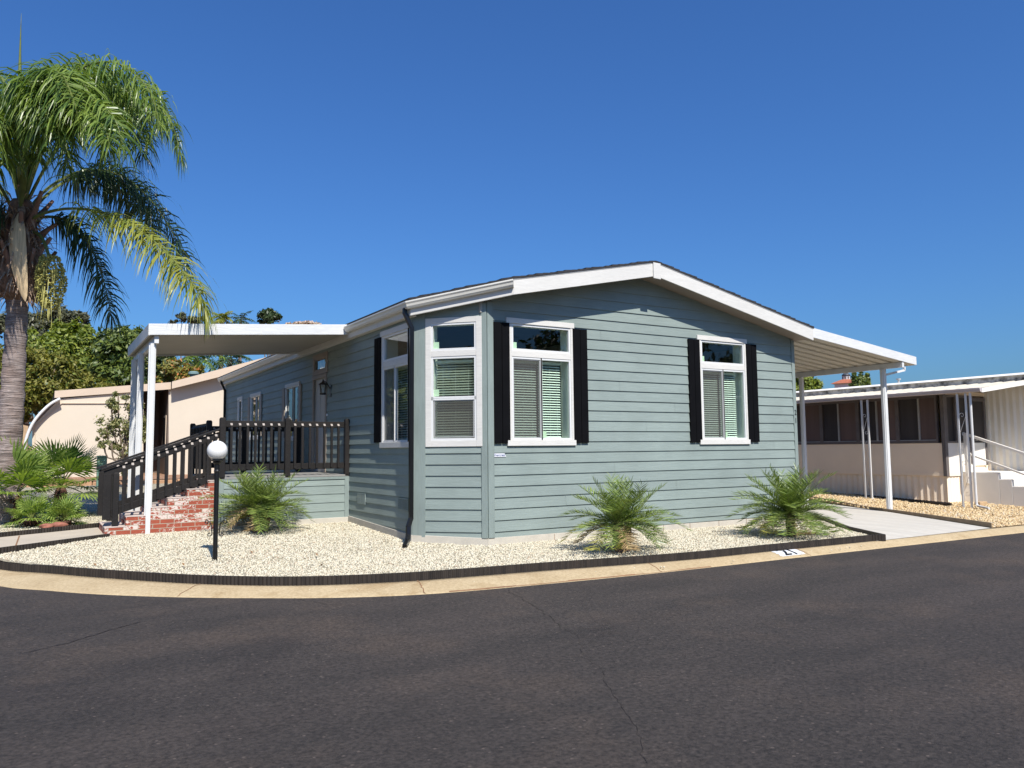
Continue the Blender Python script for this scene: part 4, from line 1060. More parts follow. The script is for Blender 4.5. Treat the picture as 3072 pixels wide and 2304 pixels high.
# shaggy leaf bases below the crown
b = MB()
b.tube(spline([qp(56, 905), qp(55, 850), qp(62, 760), qp(62, 680), qp(66, 600)], 20), [.16]+[.22, .31, .38, .42, .43, .44, .43, .41, .40, .38, .36, .34, .33, .31, .28, .26, .24, .22, .20, .16], 16)
b.build('boot_core', 'fibre_brown', queen, smooth=True)
b = MB()
for k in range(760):
    y = rr.uniform(600, 905); c_ = qp(58, y); a_ = rr.uniform(0, 6.283); rad = .36*(1-abs(y-770)/320)+.12
    p = c_+V((math.cos(a_), math.sin(a_), 0))*rad*.85
    strip(b, p, V((math.cos(a_)*.5, math.sin(a_)*.5, rr.uniform(-.9, .6))), rr.uniform(.15, .5), rr.uniform(.015, .05), 1.6, 3)
b.build('boot_fibre', ['dry_shred'], queen)
for k in range(20):
    a_ = k*2.4+.5; y = 630+k*13; c_ = qp(60, y)
    d = V((math.cos(a_), math.sin(a_), 0)); b = MB()
    p0 = c_+d*.22+V((0, 0, -.25)); p1 = c_+d*.42+V((0, 0, .05)); p2 = c_+d*.62+V((0, 0, .35+.12*math.sin(k)))
    b.tube(spline([p0, p1, p2], 8), [.10, .10, .09, .075, .06, .05, .045, .04, .035], 6); b.build('leaf_stub', 'frond_base', queen, smooth=True)
# dry boat-shaped spathe hanging in front
b = MB(); sp = spline([qp(62, 630, -.35), qp(52, 700, -.45), qp(58, 800, -.48), qp(76, 905, -.42)], 12)
sdx = RX.copy()
ws = [.02, .05, .09, .13, .16, .165, .165, .16, .15, .13, .10, .06, .005]
vs = []
for p, w_ in zip(sp, ws): vs += [p-sdx*w_, p-fh*w_*.5, p+sdx*w_]
b.add(vs, [(3*i+j, 3*i+j+1, 3*i+j+4, 3*i+j+3) for i in range(12) for j in range(2)]); b.build('spathe', 'spathe', queen, smooth=True)
b = MB(); sp = spline([qp(62, 620, -.3), qp(70, 500, -.38), qp(76, 420, -.3)], 8); vs = []
for p, w_ in zip(sp, [.03, .06, .085, .095, .09, .075, .05, .03, .004]): vs += [p-sdx*w_, p-fh*w_*.6, p+sdx*w_]
b.add(vs, [(3*i+j, 3*i+j+1, 3*i+j+4, 3*i+j+3) for i in range(8) for j in range(2)]); b.build('spathe', 'petiole', queen, smooth=True)
# the unopened spear leaf
b = MB(); b.tube(spline([qp(66, 600), qp(61, 300), qp(60, 180), qp(64, 40)], 10), [.06, .055, .05, .045, .042, .038, .03, .022, .014, .007, .002], 6); b.build('spear_leaf', 'petiole', queen, smooth=True)
# fruit cluster
b = MB(); b.tube(spline([qp(80, 690), qp(118, 705, -.2), qp(138, 740, -.3), qp(147, 775, -.3)], 12), [.03]*13, 6)
b.m = 1
for k in range(900):
    t = rr.random(); y = lerp(768, 925, t); wd = 28*math.sin(math.pi*min(1, .12+t*.78))**.7+6
    a_ = rr.uniform(0, 6.28); rad = wd*.0078*math.sqrt(rr.uniform(.4, 1)); c_ = qp(150+4*math.sin(t*3), y, -.3)
    p = c_+V((math.cos(a_)*rad, math.sin(a_)*rad, 0)); s_ = rr.uniform(.018, .03)
    b.add([p+V((s_, 0, 0)), p+V((-s_, 0, 0)), p+V((0, s_, 0)), p+V((0, -s_, 0)), p+V((0, 0, s_)), p+V((0, 0, -s_))], [(0, 2, 4), (2, 1, 4), (1, 3, 4), (3, 0, 4), (2, 0, 5), (1, 2, 5), (3, 1, 5), (0, 3, 5)])
for k in range(120):
    y = rr.uniform(790, 930); a_ = rr.uniform(0, 6.28); c_ = qp(150, y, -.3); rad = rr.uniform(.1, .26)
    strip(b, c_+V((math.cos(a_)*rad, math.sin(a_)*rad, 0)), V((math.cos(a_)*.2, math.sin(a_)*.2, -1)), rr.uniform(.2, .45), .012, .8)
b.build('fruit_cluster', ['petiole', 'fruit'], queen)
# fronds: pixels of the rachis and its offset in depth from the trunk
FRONDS = [
    ([(70, 610, 0), (110, 400, -.1), (200, 235, -.3), (330, 185, -.5), (440, 260, -.7), (480, 380, -.8)], 'g', 1.0),
    ([(72, 600, 0), (130, 420, .4), (240, 260, .9), (360, 230, 1.3), (480, 290, 1.6), (530, 420, 1.7)], 'g', 1.0),
    ([(75, 620, 0), (170, 450, .2), (300, 330, .3), (430, 310, .4), (510, 360, .4), (545, 480, .4)], 'g', .85),
    ([(66, 600, 0), (72, 420, -.5), (88, 300, -.9), (105, 310, -1.2), (114, 400, -1.3), (116, 480, -1.3)], 'g', .95),
    ([(66, 600, 0), (90, 420, -.5), (135, 310, -.9), (175, 330, -1.2), (195, 420, -1.3), (202, 500, -1.3)], 'g', .95),
    ([(62, 600, 0), (50, 430, -.5), (30, 310, -.9), (5, 330, -1.2), (-10, 430, -1.3), (-15, 500, -1.3)], 'g', .95),
    ([(68, 600, 0), (110, 420, -.5), (190, 310, -.9), (260, 330, -1.1), (300, 400, -1.2), (312, 460, -1.2)], 'g', .9),
    ([(66, 600, 0), (85, 380, -.4), (130, 250, -.8), (190, 215, -1.1), (250, 250, -1.3), (290, 340, -1.4)], 'g', 1.0),
    ([(64, 600, 0), (62, 400, .3), (90, 270, .7), (140, 230, 1.0), (200, 260, 1.3), (235, 350, 1.4)], 'g', 1.0),
    ([(72, 610, 0), (140, 430, .0), (250, 290, .1), (350, 260, .2), (420, 320, .2), (450, 430, .2)], 'g', 1.0),
    ([(70, 605, 0), (120, 440, -.5), (190, 330, -.9), (270, 300, -1.3), (340, 350, -1.6), (370, 440, -1.7)], 'g', 1.0),
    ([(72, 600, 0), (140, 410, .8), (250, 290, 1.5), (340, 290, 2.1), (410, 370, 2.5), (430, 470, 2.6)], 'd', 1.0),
    ([(66, 605, 0), (70, 420, -.9), (100, 300, -1.6), (140, 290, -1.5), (170, 360, -1.7), (180, 430, -1.7)], 'g', 1.0),
    ([(62, 605, 0), (20, 450, -.9), (-20, 360, -1.5), (-70, 380, -2.0), (-100, 470, -2.3)], 'g', 1.0),
    ([(66, 600, 0), (80, 380, -.6), (130, 240, -1.2), (180, 220, -1.7), (220, 300, -1.9), (240, 380, -1.9)], 'g', 1.0),
    ([(64, 600, 0), (60, 400, -.7), (70, 260, -1.4), (95, 250, -1.6), (110, 310, -1.7), (112, 380, -1.7)], 'g', 1.0),
    ([(60, 600, 0), (30, 420, -.5), (-20, 290, -1.0), (-80, 280, -1.4), (-130, 360, -1.6), (-150, 460, -1.7)], 'g', 1.0),
    ([(58, 600, 0), (10, 430, .4), (-60, 300, .8), (-160, 270, 1.2), (-250, 340, 1.4), (-290, 450, 1.5)], 'g', 1.0),
    ([(66, 590, 0), (90, 380, .9), (150, 230, 1.7), (230, 190, 2.4), (320, 240, 2.9), (360, 350, 3.1)], 'g', 1.0),
    ([(60, 590, 0), (40, 380, 1.0), (10, 240, 1.8), (-50, 220, 2.5), (-110, 280, 3.0), (-140, 380, 3.2)], 'g', 1.0),
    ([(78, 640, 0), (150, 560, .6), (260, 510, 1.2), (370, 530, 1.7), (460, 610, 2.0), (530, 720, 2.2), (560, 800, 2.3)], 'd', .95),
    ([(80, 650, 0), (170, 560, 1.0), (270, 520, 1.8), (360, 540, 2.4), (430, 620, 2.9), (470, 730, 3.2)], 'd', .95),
    ([(80, 668, -.1), (130, 640, -.3), (220, 625, -.6), (330, 645, -.9), (430, 700, -1.1), (520, 780, -1.3), (590, 870, -1.4), (620, 935, -1.4)], 'y', .8),
    ([(80, 675, 0), (140, 650, .2), (215, 670, .5), (270, 740, .7), (310, 840, .8), (335, 950, .9)], 'd', .8),
    ([(50, 670, 0), (10, 640, -.2), (-60, 650, -.5), (-140, 720, -.8), (-200, 830, -1.0)], 'd', .9),
    ([(50, 650, 0), (-10, 560, .5), (-110, 540, 1.0), (-210, 620, 1.4), (-270, 760, 1.6)], 'g', .9),
    ([(45, 640, 0), (-40, 500, -.5), (-150, 450, -1.0), (-260, 520, -1.3), (-320, 660, -1.5)], 'g', .95),
    ([(70, 600, 0), (120, 430, -.5), (180, 330, -1.0), (250, 320, -1.5), (310, 380, -1.9), (330, 440, -2.0)], 'g', .9),
    ([(62, 610, 0), (50, 450, -.8), (40, 350, -1.1), (30, 350, -1.4), (20, 420, -1.5), (15, 490, -1.5)], 'g', .85),
]
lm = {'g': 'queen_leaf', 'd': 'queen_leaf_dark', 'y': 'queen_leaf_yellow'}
for pts, kd, ls in FRONDS:
    pin = pinnate([qp(x, y, d) for x, y, d in pts], (118 if kd == 'g' else 165), (.98 if kd == 'g' else 1.25)*ls, .036, 3.2 if kd == 'g' else 2.6, rr, .24 if kd != 'y' else .3, .035, .7, .4, 4)
    pin.build('frond', ['petiole', lm[kd]], queen)

def pygmy(name, label, loc, H, nf, fl, seed, group='pygmy date palms along the house', heads=((0, 0, .25),)):
    t = thing(name, label, 'palm', loc, 0, group); rr = random.Random(seed)
    L = V(loc)
    for hx, hy, hz in heads:
        b = MB(); base = L+V((hx*.5, hy*.5, -.05)); top = L+V((hx, hy, hz))
        b.tube(spline([base, base.lerp(top, .5), top], 6), [.055, .06, .065, .07, .07, .06, .05], 9); b.build('trunk', 'fibre_brown', t, smooth=True)
        b = MB()
        for k in range(26):
            a_ = rr.uniform(0, 6.28); p = base.lerp(top, rr.random())+V((math.cos(a_), math.sin(a_), 0))*.05
            strip(b, p, V((math.cos(a_), math.sin(a_), rr.uniform(.2, 1))), rr.uniform(.06, .14), .03, .2)
        b.build('leaf_stub', 'wood_plain', t)
        for k in range(nf):
            q = k/nf; a_ = k*2.39996+rr.uniform(-.3, .3); el = lerp(1.38, -.3, q**.75)+rr.uniform(-.12, .12); ln = fl*rr.uniform(.8, 1.1)*(.8+.2*math.sin(q*3.1))
            d = V((math.cos(a_)*math.cos(el), math.sin(a_)*math.cos(el), math.sin(el))); pts = [top.copy()]; st = 5; dr = lerp(.45, 1.5, q)
            for i in range(st):
                pts.append(pts[-1]+d*ln/st); d = (d+V((0, 0, -1))*dr/st*(.5+i*.25)).normalized()
            for i, p in enumerate(pts):
                lo = L.z+.03+.05*(i/5)
                if p.z < lo: p.z = lo
            pinnate(pts, 38, .24*H, .0115, .12, rr, .10, .008, .10, .80, 3, vee=.38).build('frond', ['petiole', 'pygmy_dry' if k >= nf-2 else 'pygmy_yellow' if k in (nf-4, nf-7) else 'pygmy_leaf'], t)
    return t
p1 = G(778, 1596, .12); p2 = G(1868, 1652, .02); p3 = G(2375, 1606, .02)
pygmy('pygmy_palm', 'pygmy date palm in front of the grey porch skirt beside the lamp post', (p1.x, p1.y, .12), 1.0, 34, .86, 11, heads=((-.10, .0, .42), (.16, .05, .36)))
pygmy('pygmy_palm', 'pygmy date palm in front of the house wall between the two gable windows', (p2.x, p2.y, .02), .95, 29, .84, 12, heads=((-.12, .0, .38), (.17, .08, .34)))
pygmy('pygmy_palm', 'pygmy date palm at the right house corner next to the driveway', (p3.x, p3.y, .02), 1.05, 42, .98, 13, heads=((0, 0, .36), (.1, .12, .3)))

def fan_palm(label, loc, th, nl, R0, pet, seed, group='fan palms by the walkway', lean=(0, 0)):
    t = thing('fan_palm', label, 'fan palm', loc, 0, group); rr = random.Random(seed); L = V(loc); top = L+V((lean[0], lean[1], th))
    b = MB(); b.tube(spline([L+V((0, 0, -.05)), L.lerp(top, .5), top], 6), [.10, .11, .12, .13, .13, .11, .07], 10)
    for k in range(int(90*th)+24):
        a_ = rr.uniform(0, 6.28); p = L.lerp(top, rr.uniform(.0, .95))+V((math.cos(a_), math.sin(a_), 0))*.09
        strip(b, p, V((math.cos(a_), math.sin(a_), rr.uniform(-.6, .8))), rr.uniform(.1, .24), .05, .9)
    b.build('trunk', 'deadleaf', t)
    for k in range(nl):
        q = k/max(1, nl-1); a_ = k*2.39996+rr.uniform(-.3, .3)+seed; el = lerp(1.35, -.15, q)+rr.uniform(-.1, .1); pl = pet*rr.uniform(.8, 1.15)
        d = V((math.cos(a_)*math.cos(el), math.sin(a_)*math.cos(el), math.sin(el))); hub = top+d*pl+V((0, 0, -.1*pl*q))
        b = MB(); b.tube([top, top.lerp(hub, .5)+V((0, 0, .04)), hub], [.016, .012, .010], 5); b.m = 1
        sd = d.cross(V((0, 0, 1))); sd = sd.normalized() if sd.length > .05 else V((1, 0, 0)); up = sd.cross(d).normalized(); n = 34; sp = math.radians(rr.uniform(200, 250))
        rad = R0*rr.uniform(.85, 1.1)
        for i in range(n):
            th_ = -sp/2+sp*i/(n-1); dd = d*math.cos(th_)+sd*math.sin(th_)
            ll = rad*(.78+.22*math.cos(th_*.7))*rr.uniform(.92, 1.05); fold = up*(.022 if i % 2 else -.022)
            hw = math.sin(sp/(n-1)/2)*1.25
            per = (d*-math.sin(th_)+sd*math.cos(th_))
            m1 = hub+dd*ll*.5+fold; m2 = hub+dd*ll*.78+V((0, 0, -.02)); tip = hub+dd*ll+V((0, 0, -.07*rr.random()-.03*q))
            w1 = per*ll*.5*hw; w2 = per*ll*.33*hw
            b.add([hub, m1-w1, m1+w1, m2-w2, m2+w2, tip], [(0, 2, 1), (1, 2, 4, 3), (3, 4, 5)])
        b.build('fan_leaf', ['petiole', 'fan_leaf'], t)
    return t
fz = .19
fA, fB, fCc, fD = G(44, 1566, fz), G(180, 1546, fz), G(95, 1574, fz), G(192, 1572, fz)
fan_palm('big fan palm at the left edge in front of the queen palm trunk', (fA.x, fA.y, .18), .55, 17, .64, .48, 21, lean=(.0, .0))
fan_palm('big fan palm with a shaggy brown trunk nearest the stair railing', (fB.x, fB.y, .18), .62, 15, .70, .52, 22, lean=(.0, 0))
fan_palm('small low fan palm left of the red stones by the walkway', (fCc.x, fCc.y, .18), .10, 11, .36, .24, 23)
fan_palm('small dark fan palm right of the red stones by the walkway', (fD.x, fD.y, .18), .08, 12, .34, .20, 24)
def rock(label, loc, s, seed, mat='stone_red', name='stone', cat='stone', group=None):
    bm = bmesh.new(); bmesh.ops.create_icosphere(bm, subdivisions=3, radius=1); rr = random.Random(seed); o3 = V((rr.random()*9, rr.random()*9, 0))
    for v_ in bm.verts: v_.co = v_.co*(1+.35*noise.noise(v_.co*1.3+o3)); v_.co = V((v_.co.x*s[0], v_.co.y*s[1], v_.co.z*s[2]))
    me = bpy.data.meshes.new(name); bm.to_mesh(me); bm.free(); me.materials.append(M[mat]); me.polygons.foreach_set('use_smooth', [True]*len(me.polygons))
    o = bpy.data.objects.new(name, me); C.objects.link(o); o.location = loc; return tag(o, label, cat, group)
ra, rb = G(140, 1580, .19), G(175, 1577, .19)
rock('reddish flat stone on the left between the two small fan palms', (ra.x, ra.y, .20), (.11, .08, .05), 1, group='red stones under the fan palms')
rock('larger reddish stone on the right between the two small fan palms', (rb.x, rb.y, .20), (.15, .09, .06), 2, group='red stones under the fan palms')
pk = G(850, 1748, -.04); rock('small pinkish stone lying on the curb against the black edging', (pk.x, pk.y-.03, -.03), (.035, .03, .025), 5, 'edging_tan')

# fallen leaves on the gravel
lv = MB(); leaf0 = None
for i, (x, y) in enumerate(((755, 1657), (950, 1664), (965, 1695), (335, 1662), (285, 1694), (550, 1693), (275, 1638), (2135, 1500))):
    if i == 7: continue
    p = G(x, y, .05); b = MB(); a_ = R.uniform(0, 6.28); d = V((math.cos(a_), math.sin(a_), .5)); s_ = V((-d.y, d.x, 0))
    b.add([p-d*.03, p+s_*.018+V((0, 0, .008)), p+d*.035, p-s_*.018+V((0, 0, .012))], [(0, 1, 2), (0, 2, 3)])
    tag(b.build('fallen_leaf', 'dry_leaf'), 'dry brown fallen leaf lying on the white gravel', 'leaf', 'fallen leaves on the white gravel')

# ------------------------------------------------------------------ tan house behind on the left
TY = 27.0
tan = thing('tan_house', 'tan stucco neighbouring house with a curved white awning behind the porch', 'house', (-1, TY, .5))
def T(x, y): p = onY(x, y, TY); return (p.x, p.z)
b = MB()
b.wallpoly([T(95, 1450), T(430, 1440), T(430, 1172), T(178, 1197), T(97, 1280)], TY, TY+.15)
b.build('wall', 'tan_stucco', tan)
b = MB(); b.wallpoly([T(507, 1440), (6.5, .2), (6.5, 5.9), T(760, 1100), T(507, 1160)], TY+.10, TY+.25); b.build('wall', 'tan_stucco', tan)
b = MB()
for p_, q_ in ((T(97, 1438), T(100, 1281)), (T(100, 1281), T(180, 1210)), (T(180, 1210), T(430, 1210))):
    b.bar((p_[0]+.06, TY-.01, p_[1]), (q_[0]+.06, TY-.01, q_[1]), .02, .09, (0, 1, 0))
b.build('wall_trim', 'tan_fascia', tan)
pw = T(430, 1172)[0]; pe_ = T(507, 1160)[0]
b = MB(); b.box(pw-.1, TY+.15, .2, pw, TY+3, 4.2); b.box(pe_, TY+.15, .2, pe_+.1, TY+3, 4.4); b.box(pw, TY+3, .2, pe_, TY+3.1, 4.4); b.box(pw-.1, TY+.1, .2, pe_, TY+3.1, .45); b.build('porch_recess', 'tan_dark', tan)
wx = T(500, 1265); b = MB(); b.box(pe_-.03, TY+.5, 1.7, pe_-.001, TY+1.3, 3.2); w_ = b.build('window', 'tan_fascia', tan); b = MB(); b.box(pe_-.045, TY+.6, 1.8, pe_-.031, TY+1.2, 3.1); b.build('pane', 'dark_glass', w_)
b = MB()
def fas(p0, p1, q0, q1):
    (a, z1), (c, z2) = T(*p0), T(*q0); z3 = T(*p1)[1]; z4 = T(*q1)[1]
    b.hexa([(a, y1, z3), (c, y1, z4), (c, y1+.07, z4), (a, y1+.07, z3), (a, y1, z1), (c, y1, z2), (c, y1+.07, z2), (a, y1+.07, z1)])
y1 = TY-.10; fas((164, 1173), (164, 1194), (512, 1147), (512, 1168)); y1 = TY-.42; fas((512, 1147), (512, 1168), (900, 1046), (900, 1072))
b.build('roof_fascia', 'tan_fascia', tan)
b = MB(); (a, z1), (c, z2), (d_, z3) = T(164, 1175), T(512, 1149), T(900, 1048)
for (xa, za), (xb, zb), y1 in (((a, z1), (c, z2), TY-.03), ((c, z2), (d_, z3), TY-.35)):
    b.hexa([(xa, y1, za-.12), (xb, y1, zb-.12), (xb, TY+14, zb-.12), (xa, TY+14, za-.12), (xa, y1, za-.02), (xb, y1, zb-.02), (xb, TY+14, zb-.02), (xa, TY+14, za-.02)])
trf = b.build('roof', 'shingle', tan)
pv = T(598, 1112); b = MB(); b.lathe((pv[0], TY+1.5, pv[1]-.4), [(.14, 0), (.14, .3), (.24, .36), (.24, .44), (.16, .50)], 14); b.build('roof_vent', 'teal_vent', trf)
b = MB(); b.box(-4.4, TY+3.2, .2, 6.4, TY+13.9, 3.6); b.build('rear_body', 'tan_stucco', tan)
# curved awning: the profile runs from the eave out and down
CP = [T(180, 1197), T(150, 1214), T(122, 1240), T(100, 1268), T(86, 1296), T(77, 1326), T(73, 1360), T(71, 1400), T(69, 1435)]
b = MB(); cs = spline([(x, 0, z) for x, z in CP], 32); k = len(cs); ny_ = 24; vs = []
for j in range(ny_+1):
    for i, p in enumerate(cs):
        nx_ = cs[min(i+1, k-1)]-cs[max(i-1, 0)]; nr = V((nx_.z, 0, -nx_.x)).normalized()
        q = p+nr*(.03 if j % 2 else 0); vs.append((q.x, TY-.3+j*.32, q.z))
b.add(vs, [(j*k+i, j*k+i+1, (j+1)*k+i+1, (j+1)*k+i) for j in range(ny_) for i in range(k-1)]); b.build('curved_awning', 'white_vinyl', tan)
b = MB(); b.tube([(p.x, TY-.32, p.z) for p in cs], .06, 6); b.build('awning_rim', 'white_vinyl', tan, smooth=True)
ub = onY(304, 1440, 21.0)
b = MB(); b.box(ub.x-.16, 20.9, .25, ub.x+.16, 21.1, onY(304, 1371, 21).z); b.box(ub.x-.18, 20.88, onY(304, 1371, 21).z, ub.x+.18, 21.12, onY(304, 1371, 21).z+.05); tag(b.build('utility_box', 'utility_green', bevel=.02), 'pale green utility pedestal against the tan house wall', 'utility box')
bwl = thing('block_wall', 'low tan block retaining wall behind the fan palms', 'retaining wall', (-4, 22.4, .3))
b = MB(); rr = random.Random(5)
for i in range(46):
    x = -14+i*.42; b.box(x, 22.3, .1, x+.40, 22.55, .46+rr.uniform(-.01, .01))
b.build('block', 'block_tan', bwl, bevel=.015)

# ------------------------------------------------------------------ neighbour on the right
NW, NY0 = 13.69, .54
nb = thing('mobile_home', 'beige and white neighbouring mobile home with a dark window band and awning', 'mobile home', (15, 4, 0))
b = MB(); b.box(NW, NY0+.04, .78, 15.85, 14, 1.55); b.box(NW, NY0+.04, 2.80, 15.85, 14, 2.90); b.build('wall', 'neigh_wall', nb)
b = MB(); b.box(NW-.015, NY0-.015, .70, 15.85, 14, .79); b.build('band', 'neigh_wall', nb)
b = MB(); n_ = 150; prof = []
for i in range(n_+1): prof.append((NY0+13.4*i/n_, .012 if i % 2 else -.012))
vs = [(NW+.02+d_, y, -.1) for y, d_ in prof]+[(NW+.02+d_, y, .71) for y, d_ in prof]
b.add(vs, [(i, n_+1+i, n_+2+i, i+1) for i in range(n_)])
prof = [(NW+.02+2.1*i/30, .010 if i % 2 else -.010) for i in range(31)]
vs = [(x, NY0+.02+d_, -.1) for x, d_ in prof]+[(x, NY0+.02+d_, .71) for x, d_ in prof]
b.add(vs, [(i, i+1, 32+i, 31+i) for i in range(30)]); b.build('skirting', 'skirt_tan', nb)
b = MB(); b.box(NW-.03, NY0-.03, .70, NW+.09, NY0+.06, 2.85); b.build('corner_post', 'bronze_frame', nb)
NF = Frame((NW, 0, 0), (0, -1, 0), (-1, 0, 0)); NE = Frame((0, NY0, 0), (1, 0, 0), (0, -1, 0))
mull = [.70, 1.195, 1.80, 2.41, 3.00, 3.62, 4.20, 4.85, 5.45, 6.1, 6.7, 7.4, 8.0, 8.7, 9.3]
for i in range(0, len(mull)-2, 2):
    a_, m__, c_ = mull[i], mull[i+1], mull[i+2]
    b = MB()
    b.fbox(NF, -c_, -c_+.05, -.06, .02, 1.55, 2.80); b.fbox(NF, -a_-.05, -a_, -.06, .02, 1.55, 2.80); b.fbox(NF, -c_+.05, -a_-.05, -.06, .018, 1.55, 1.62); b.fbox(NF, -c_+.05, -a_-.05, -.06, .018, 2.73, 2.80)
    wn = b.build('window', 'bronze_frame', nb)
    b = MB(); b.fbox(NF, -m__-.022, -m__+.022, -.05, .012, 1.62, 2.73); b.fbox(NF, -c_+.05, -a_-.05, -.05, .01, 1.62, 1.64); b.build('sash_bar', 'alu_frame', wn)
    b = MB(); b.fbox(NF, -c_+.05, -m__-.022, -.03, -.02, 1.64, 2.73); b.build('pane', 'screen_dark', wn)
    b = MB(); b.fbox(NF, -m__+.022, -a_-.05, -.03, -.02, 1.64, 2.73); b.build('pane', 'screen_brown', wn)
b = MB(); b.fbox(NE, 13.78, 14.95, -.02, .0, .70, 1.55); b.build('end_panel', 'neigh_white', nb)
b = MB(); b.fbox(NE, 13.78, 13.84, -.06, .02, 1.55, 2.80); b.fbox(NE, 14.86, 14.95, -.06, .02, 1.0, 2.80); b.fbox(NE, 13.84, 14.86, -.06, .018, 1.55, 1.60); b.fbox(NE, 13.84, 14.86, -.06, .018, 2.74, 2.80); b.fbox(NE, 14.22, 14.32, -.06, .016, 1.60, 2.74)
wn = b.build('window', 'bronze_frame', nb); b = MB(); b.fbox(NE, 13.84, 14.86, -.05, -.04, 1.60, 2.74); b.build('pane', 'screen_dark', wn)
b = MB(); b.fbox(NE, 14.95, 15.02, -.05, .02, .95, 2.75); b.fbox(NE, 15.60, 15.68, -.05, .02, .95, 2.75); b.fbox(NE, 15.02, 15.60, -.05, .018, 2.66, 2.75)
nd = b.build('door', 'bronze_frame', nb); b = MB(); b.fbox(NE, 15.02, 15.60, -.03, .0, .95, 1.55); b.build('lower_panel', 'neigh_white', nd); b = MB(); b.fbox(NE, 15.04, 15.58, -.02, -.01, 1.56, 2.66); b.build('pane', 'screen_dark', nd)
b = MB(); b.tube([NE.P(15.08, .02, 1.62), NE.P(15.08, .05, 1.62), NE.P(15.15, .05, 1.62)], .012, 6); b.build('handle', 'alu_frame', nd)
# ribbed main wall
b = MB(); prof = []; y = .62; i = 0
while y > -14:
    prof += [(y, 0), (y-.035, .0), (y-.05, .034), (y-.075, .034), (y-.13, 0)]; y -= .165
k = len(prof); xm = 15.86
b.add([(xm-d_, y, .55) for y, d_ in prof]+[(xm-d_, y, 3.16) for y, d_ in prof], [(i, i+1, k+i+1, k+i) for i in range(k-1)]); b.build('ribbed_wall', 'neigh_white', nb)
b = MB(); b.box(15.9, -13.9, -.1, 19.6, 14, 3.2); b.build('main_body', 'neigh_wall', nb)
b = MB(); b.box(15.78, .50, .6, 15.84, .60, 2.9); b.build('conduit', 'neigh_white', nb)
b = MB(); b.box(15.80, -1.02, 1.66, 15.86, -.72, 1.72); b.build('ledge', 'wood_plain', nb)
# roof edge above the awning
b = MB(); b.box(15.55, -14, 3.12, 15.62, 14, 3.286); b.build('roof_edge', 'roof_edge_dirty', nb)
b = MB(); b.plate([(15.50, -14), (15.62, -14), (19.8, -14), (19.8, 14), (15.62, 14), (15.50, 14)], lambda x, y: 3.300 if x < 15.55 else 3.355+.01*(x-15.5), lambda x, y: 3.288); b.build('roof', 'neigh_white', nb)
pv = onX(2696, 1150, 16.5); b = MB(); b.tube([(16.5, pv.y, 3.2), (16.5, pv.y, 3.53)], .03, 8); b.box(16.44, pv.y-.045, 3.52, 16.56, pv.y+.045, 3.56); b.build('roof_pipe', 'alu_frame', nb)
aw = thing('awning', 'off-white ribbed awning along the neighbouring mobile home on paired scroll posts', 'awning', (14, 3, 0))
AX, AY0 = 12.92, -.85
def za(x): return 2.845+.113*(x-AX)
b = MB(); corrug(b, AX, 15.55, AY0, 14, za, .31, .014); b.build('roof_panel', 'neigh_roof', aw)
gutter((AX, 14, 2.752), (AX, AY0, 2.752), (-1, 0, 0), (-1, 0, 0), 'gutter', 'neigh_gutter', aw, sc=.85)
b = MB(); frake(b, (AX, AY0-.01), (15.62, AY0-.01), .03, 2.84, 2.735, za(15.62)+.03, za(15.62)-.085); b.build('fascia', 'neigh_white', aw)
def scroll_post(y0, y1, x, z0):
    b = MB()
    for y in (y0, y1): b.box(x-.02, y-.02, z0-.08, x+.02, y+.02, 2.74)
    p_ = b.build('post', 'post_white', aw)
    b = MB(); ym = (y0+y1)/2; wd = abs(y1-y0)/2-.03; z = z0+.25; k = 0
    while z < 2.35:
        sg = 1 if k % 2 else -1
        for zz, s2 in ((z+.08, sg), (z+.52, -sg)):
            b.tube([(x, ym+s2*.012+wd*.9*(1-.75*i/14)*math.cos(4.2*i/14*1.4+(0 if s2 > 0 else math.pi)), zz+wd*1.0*(1-.75*i/14)*math.sin(4.2*i/14*1.4*s2)) for i in range(15)], .006, 4)
        b.tube([(x, ym-sg*wd, z+.12), (x, ym+sg*wd, z+.48)], .006, 4); z += .72; k += 1
    b.build('scroll', 'neigh_white', p_)
scroll_post(2.33, 2.15, 12.93, .09); scroll_post(-.26, -.46, 12.93, .0); scroll_post(6.6, 6.4, 12.93, .2)
b = MB(); b.tube([(12.93, -.57, 2.74), (12.93, -.57, .10), (12.90, -.62, .05), (12.75, -.95, .02)], .03, 8); b.build('downspout', 'post_white', aw)
# white steps with a handrail
ws_ = thing('entry_steps', 'white wooden entry steps with a handrail at the neighbouring mobile home', 'steps', (15, -1, 0))
b = MB(); nS = 5
for i in range(nS): b.box(14.35, -.10-.30*(i+1), -.1, 15.72, -.10-.30*i if i else .50, .80-.165*i)
b.build('step', 'neigh_white', ws_, bevel=.01)
b = MB(); b.box(14.30, -1.62, -.1, 14.40, -1.52, 1.05); b.build('post', 'neigh_white', ws_, bevel=.006)
b = MB(); b.box(14.30, .32, .5, 14.38, .40, 1.80); b.build('post', 'neigh_white', ws_, bevel=.006)
b = MB(); b.bar((14.35, .38, 1.78), (14.35, -1.75, 1.00), .05, .07); b.build('handrail', 'neigh_white', ws_, bevel=.006)
b = MB(); b.bar((14.35, .36, 1.28), (14.35, -1.55, .55), .035, .05); b.build('mid_rail', 'neigh_white', ws_, bevel=.006)
b = MB(); 
dp0, dp1 = G(2560, 1488, .08), G(2853, 1515, .04)
n_ = 60; b.tube([dp0.lerp(dp1, i/n_)+V((0, 0, .02)) for i in range(n_+1)], [.035+.010*(i % 2) for i in range(n_+1)], 8)
tag(b.build('drain_pipe', 'edging_black'), 'black corrugated drain pipe lying along the skirting of the mobile home', 'drain pipe')
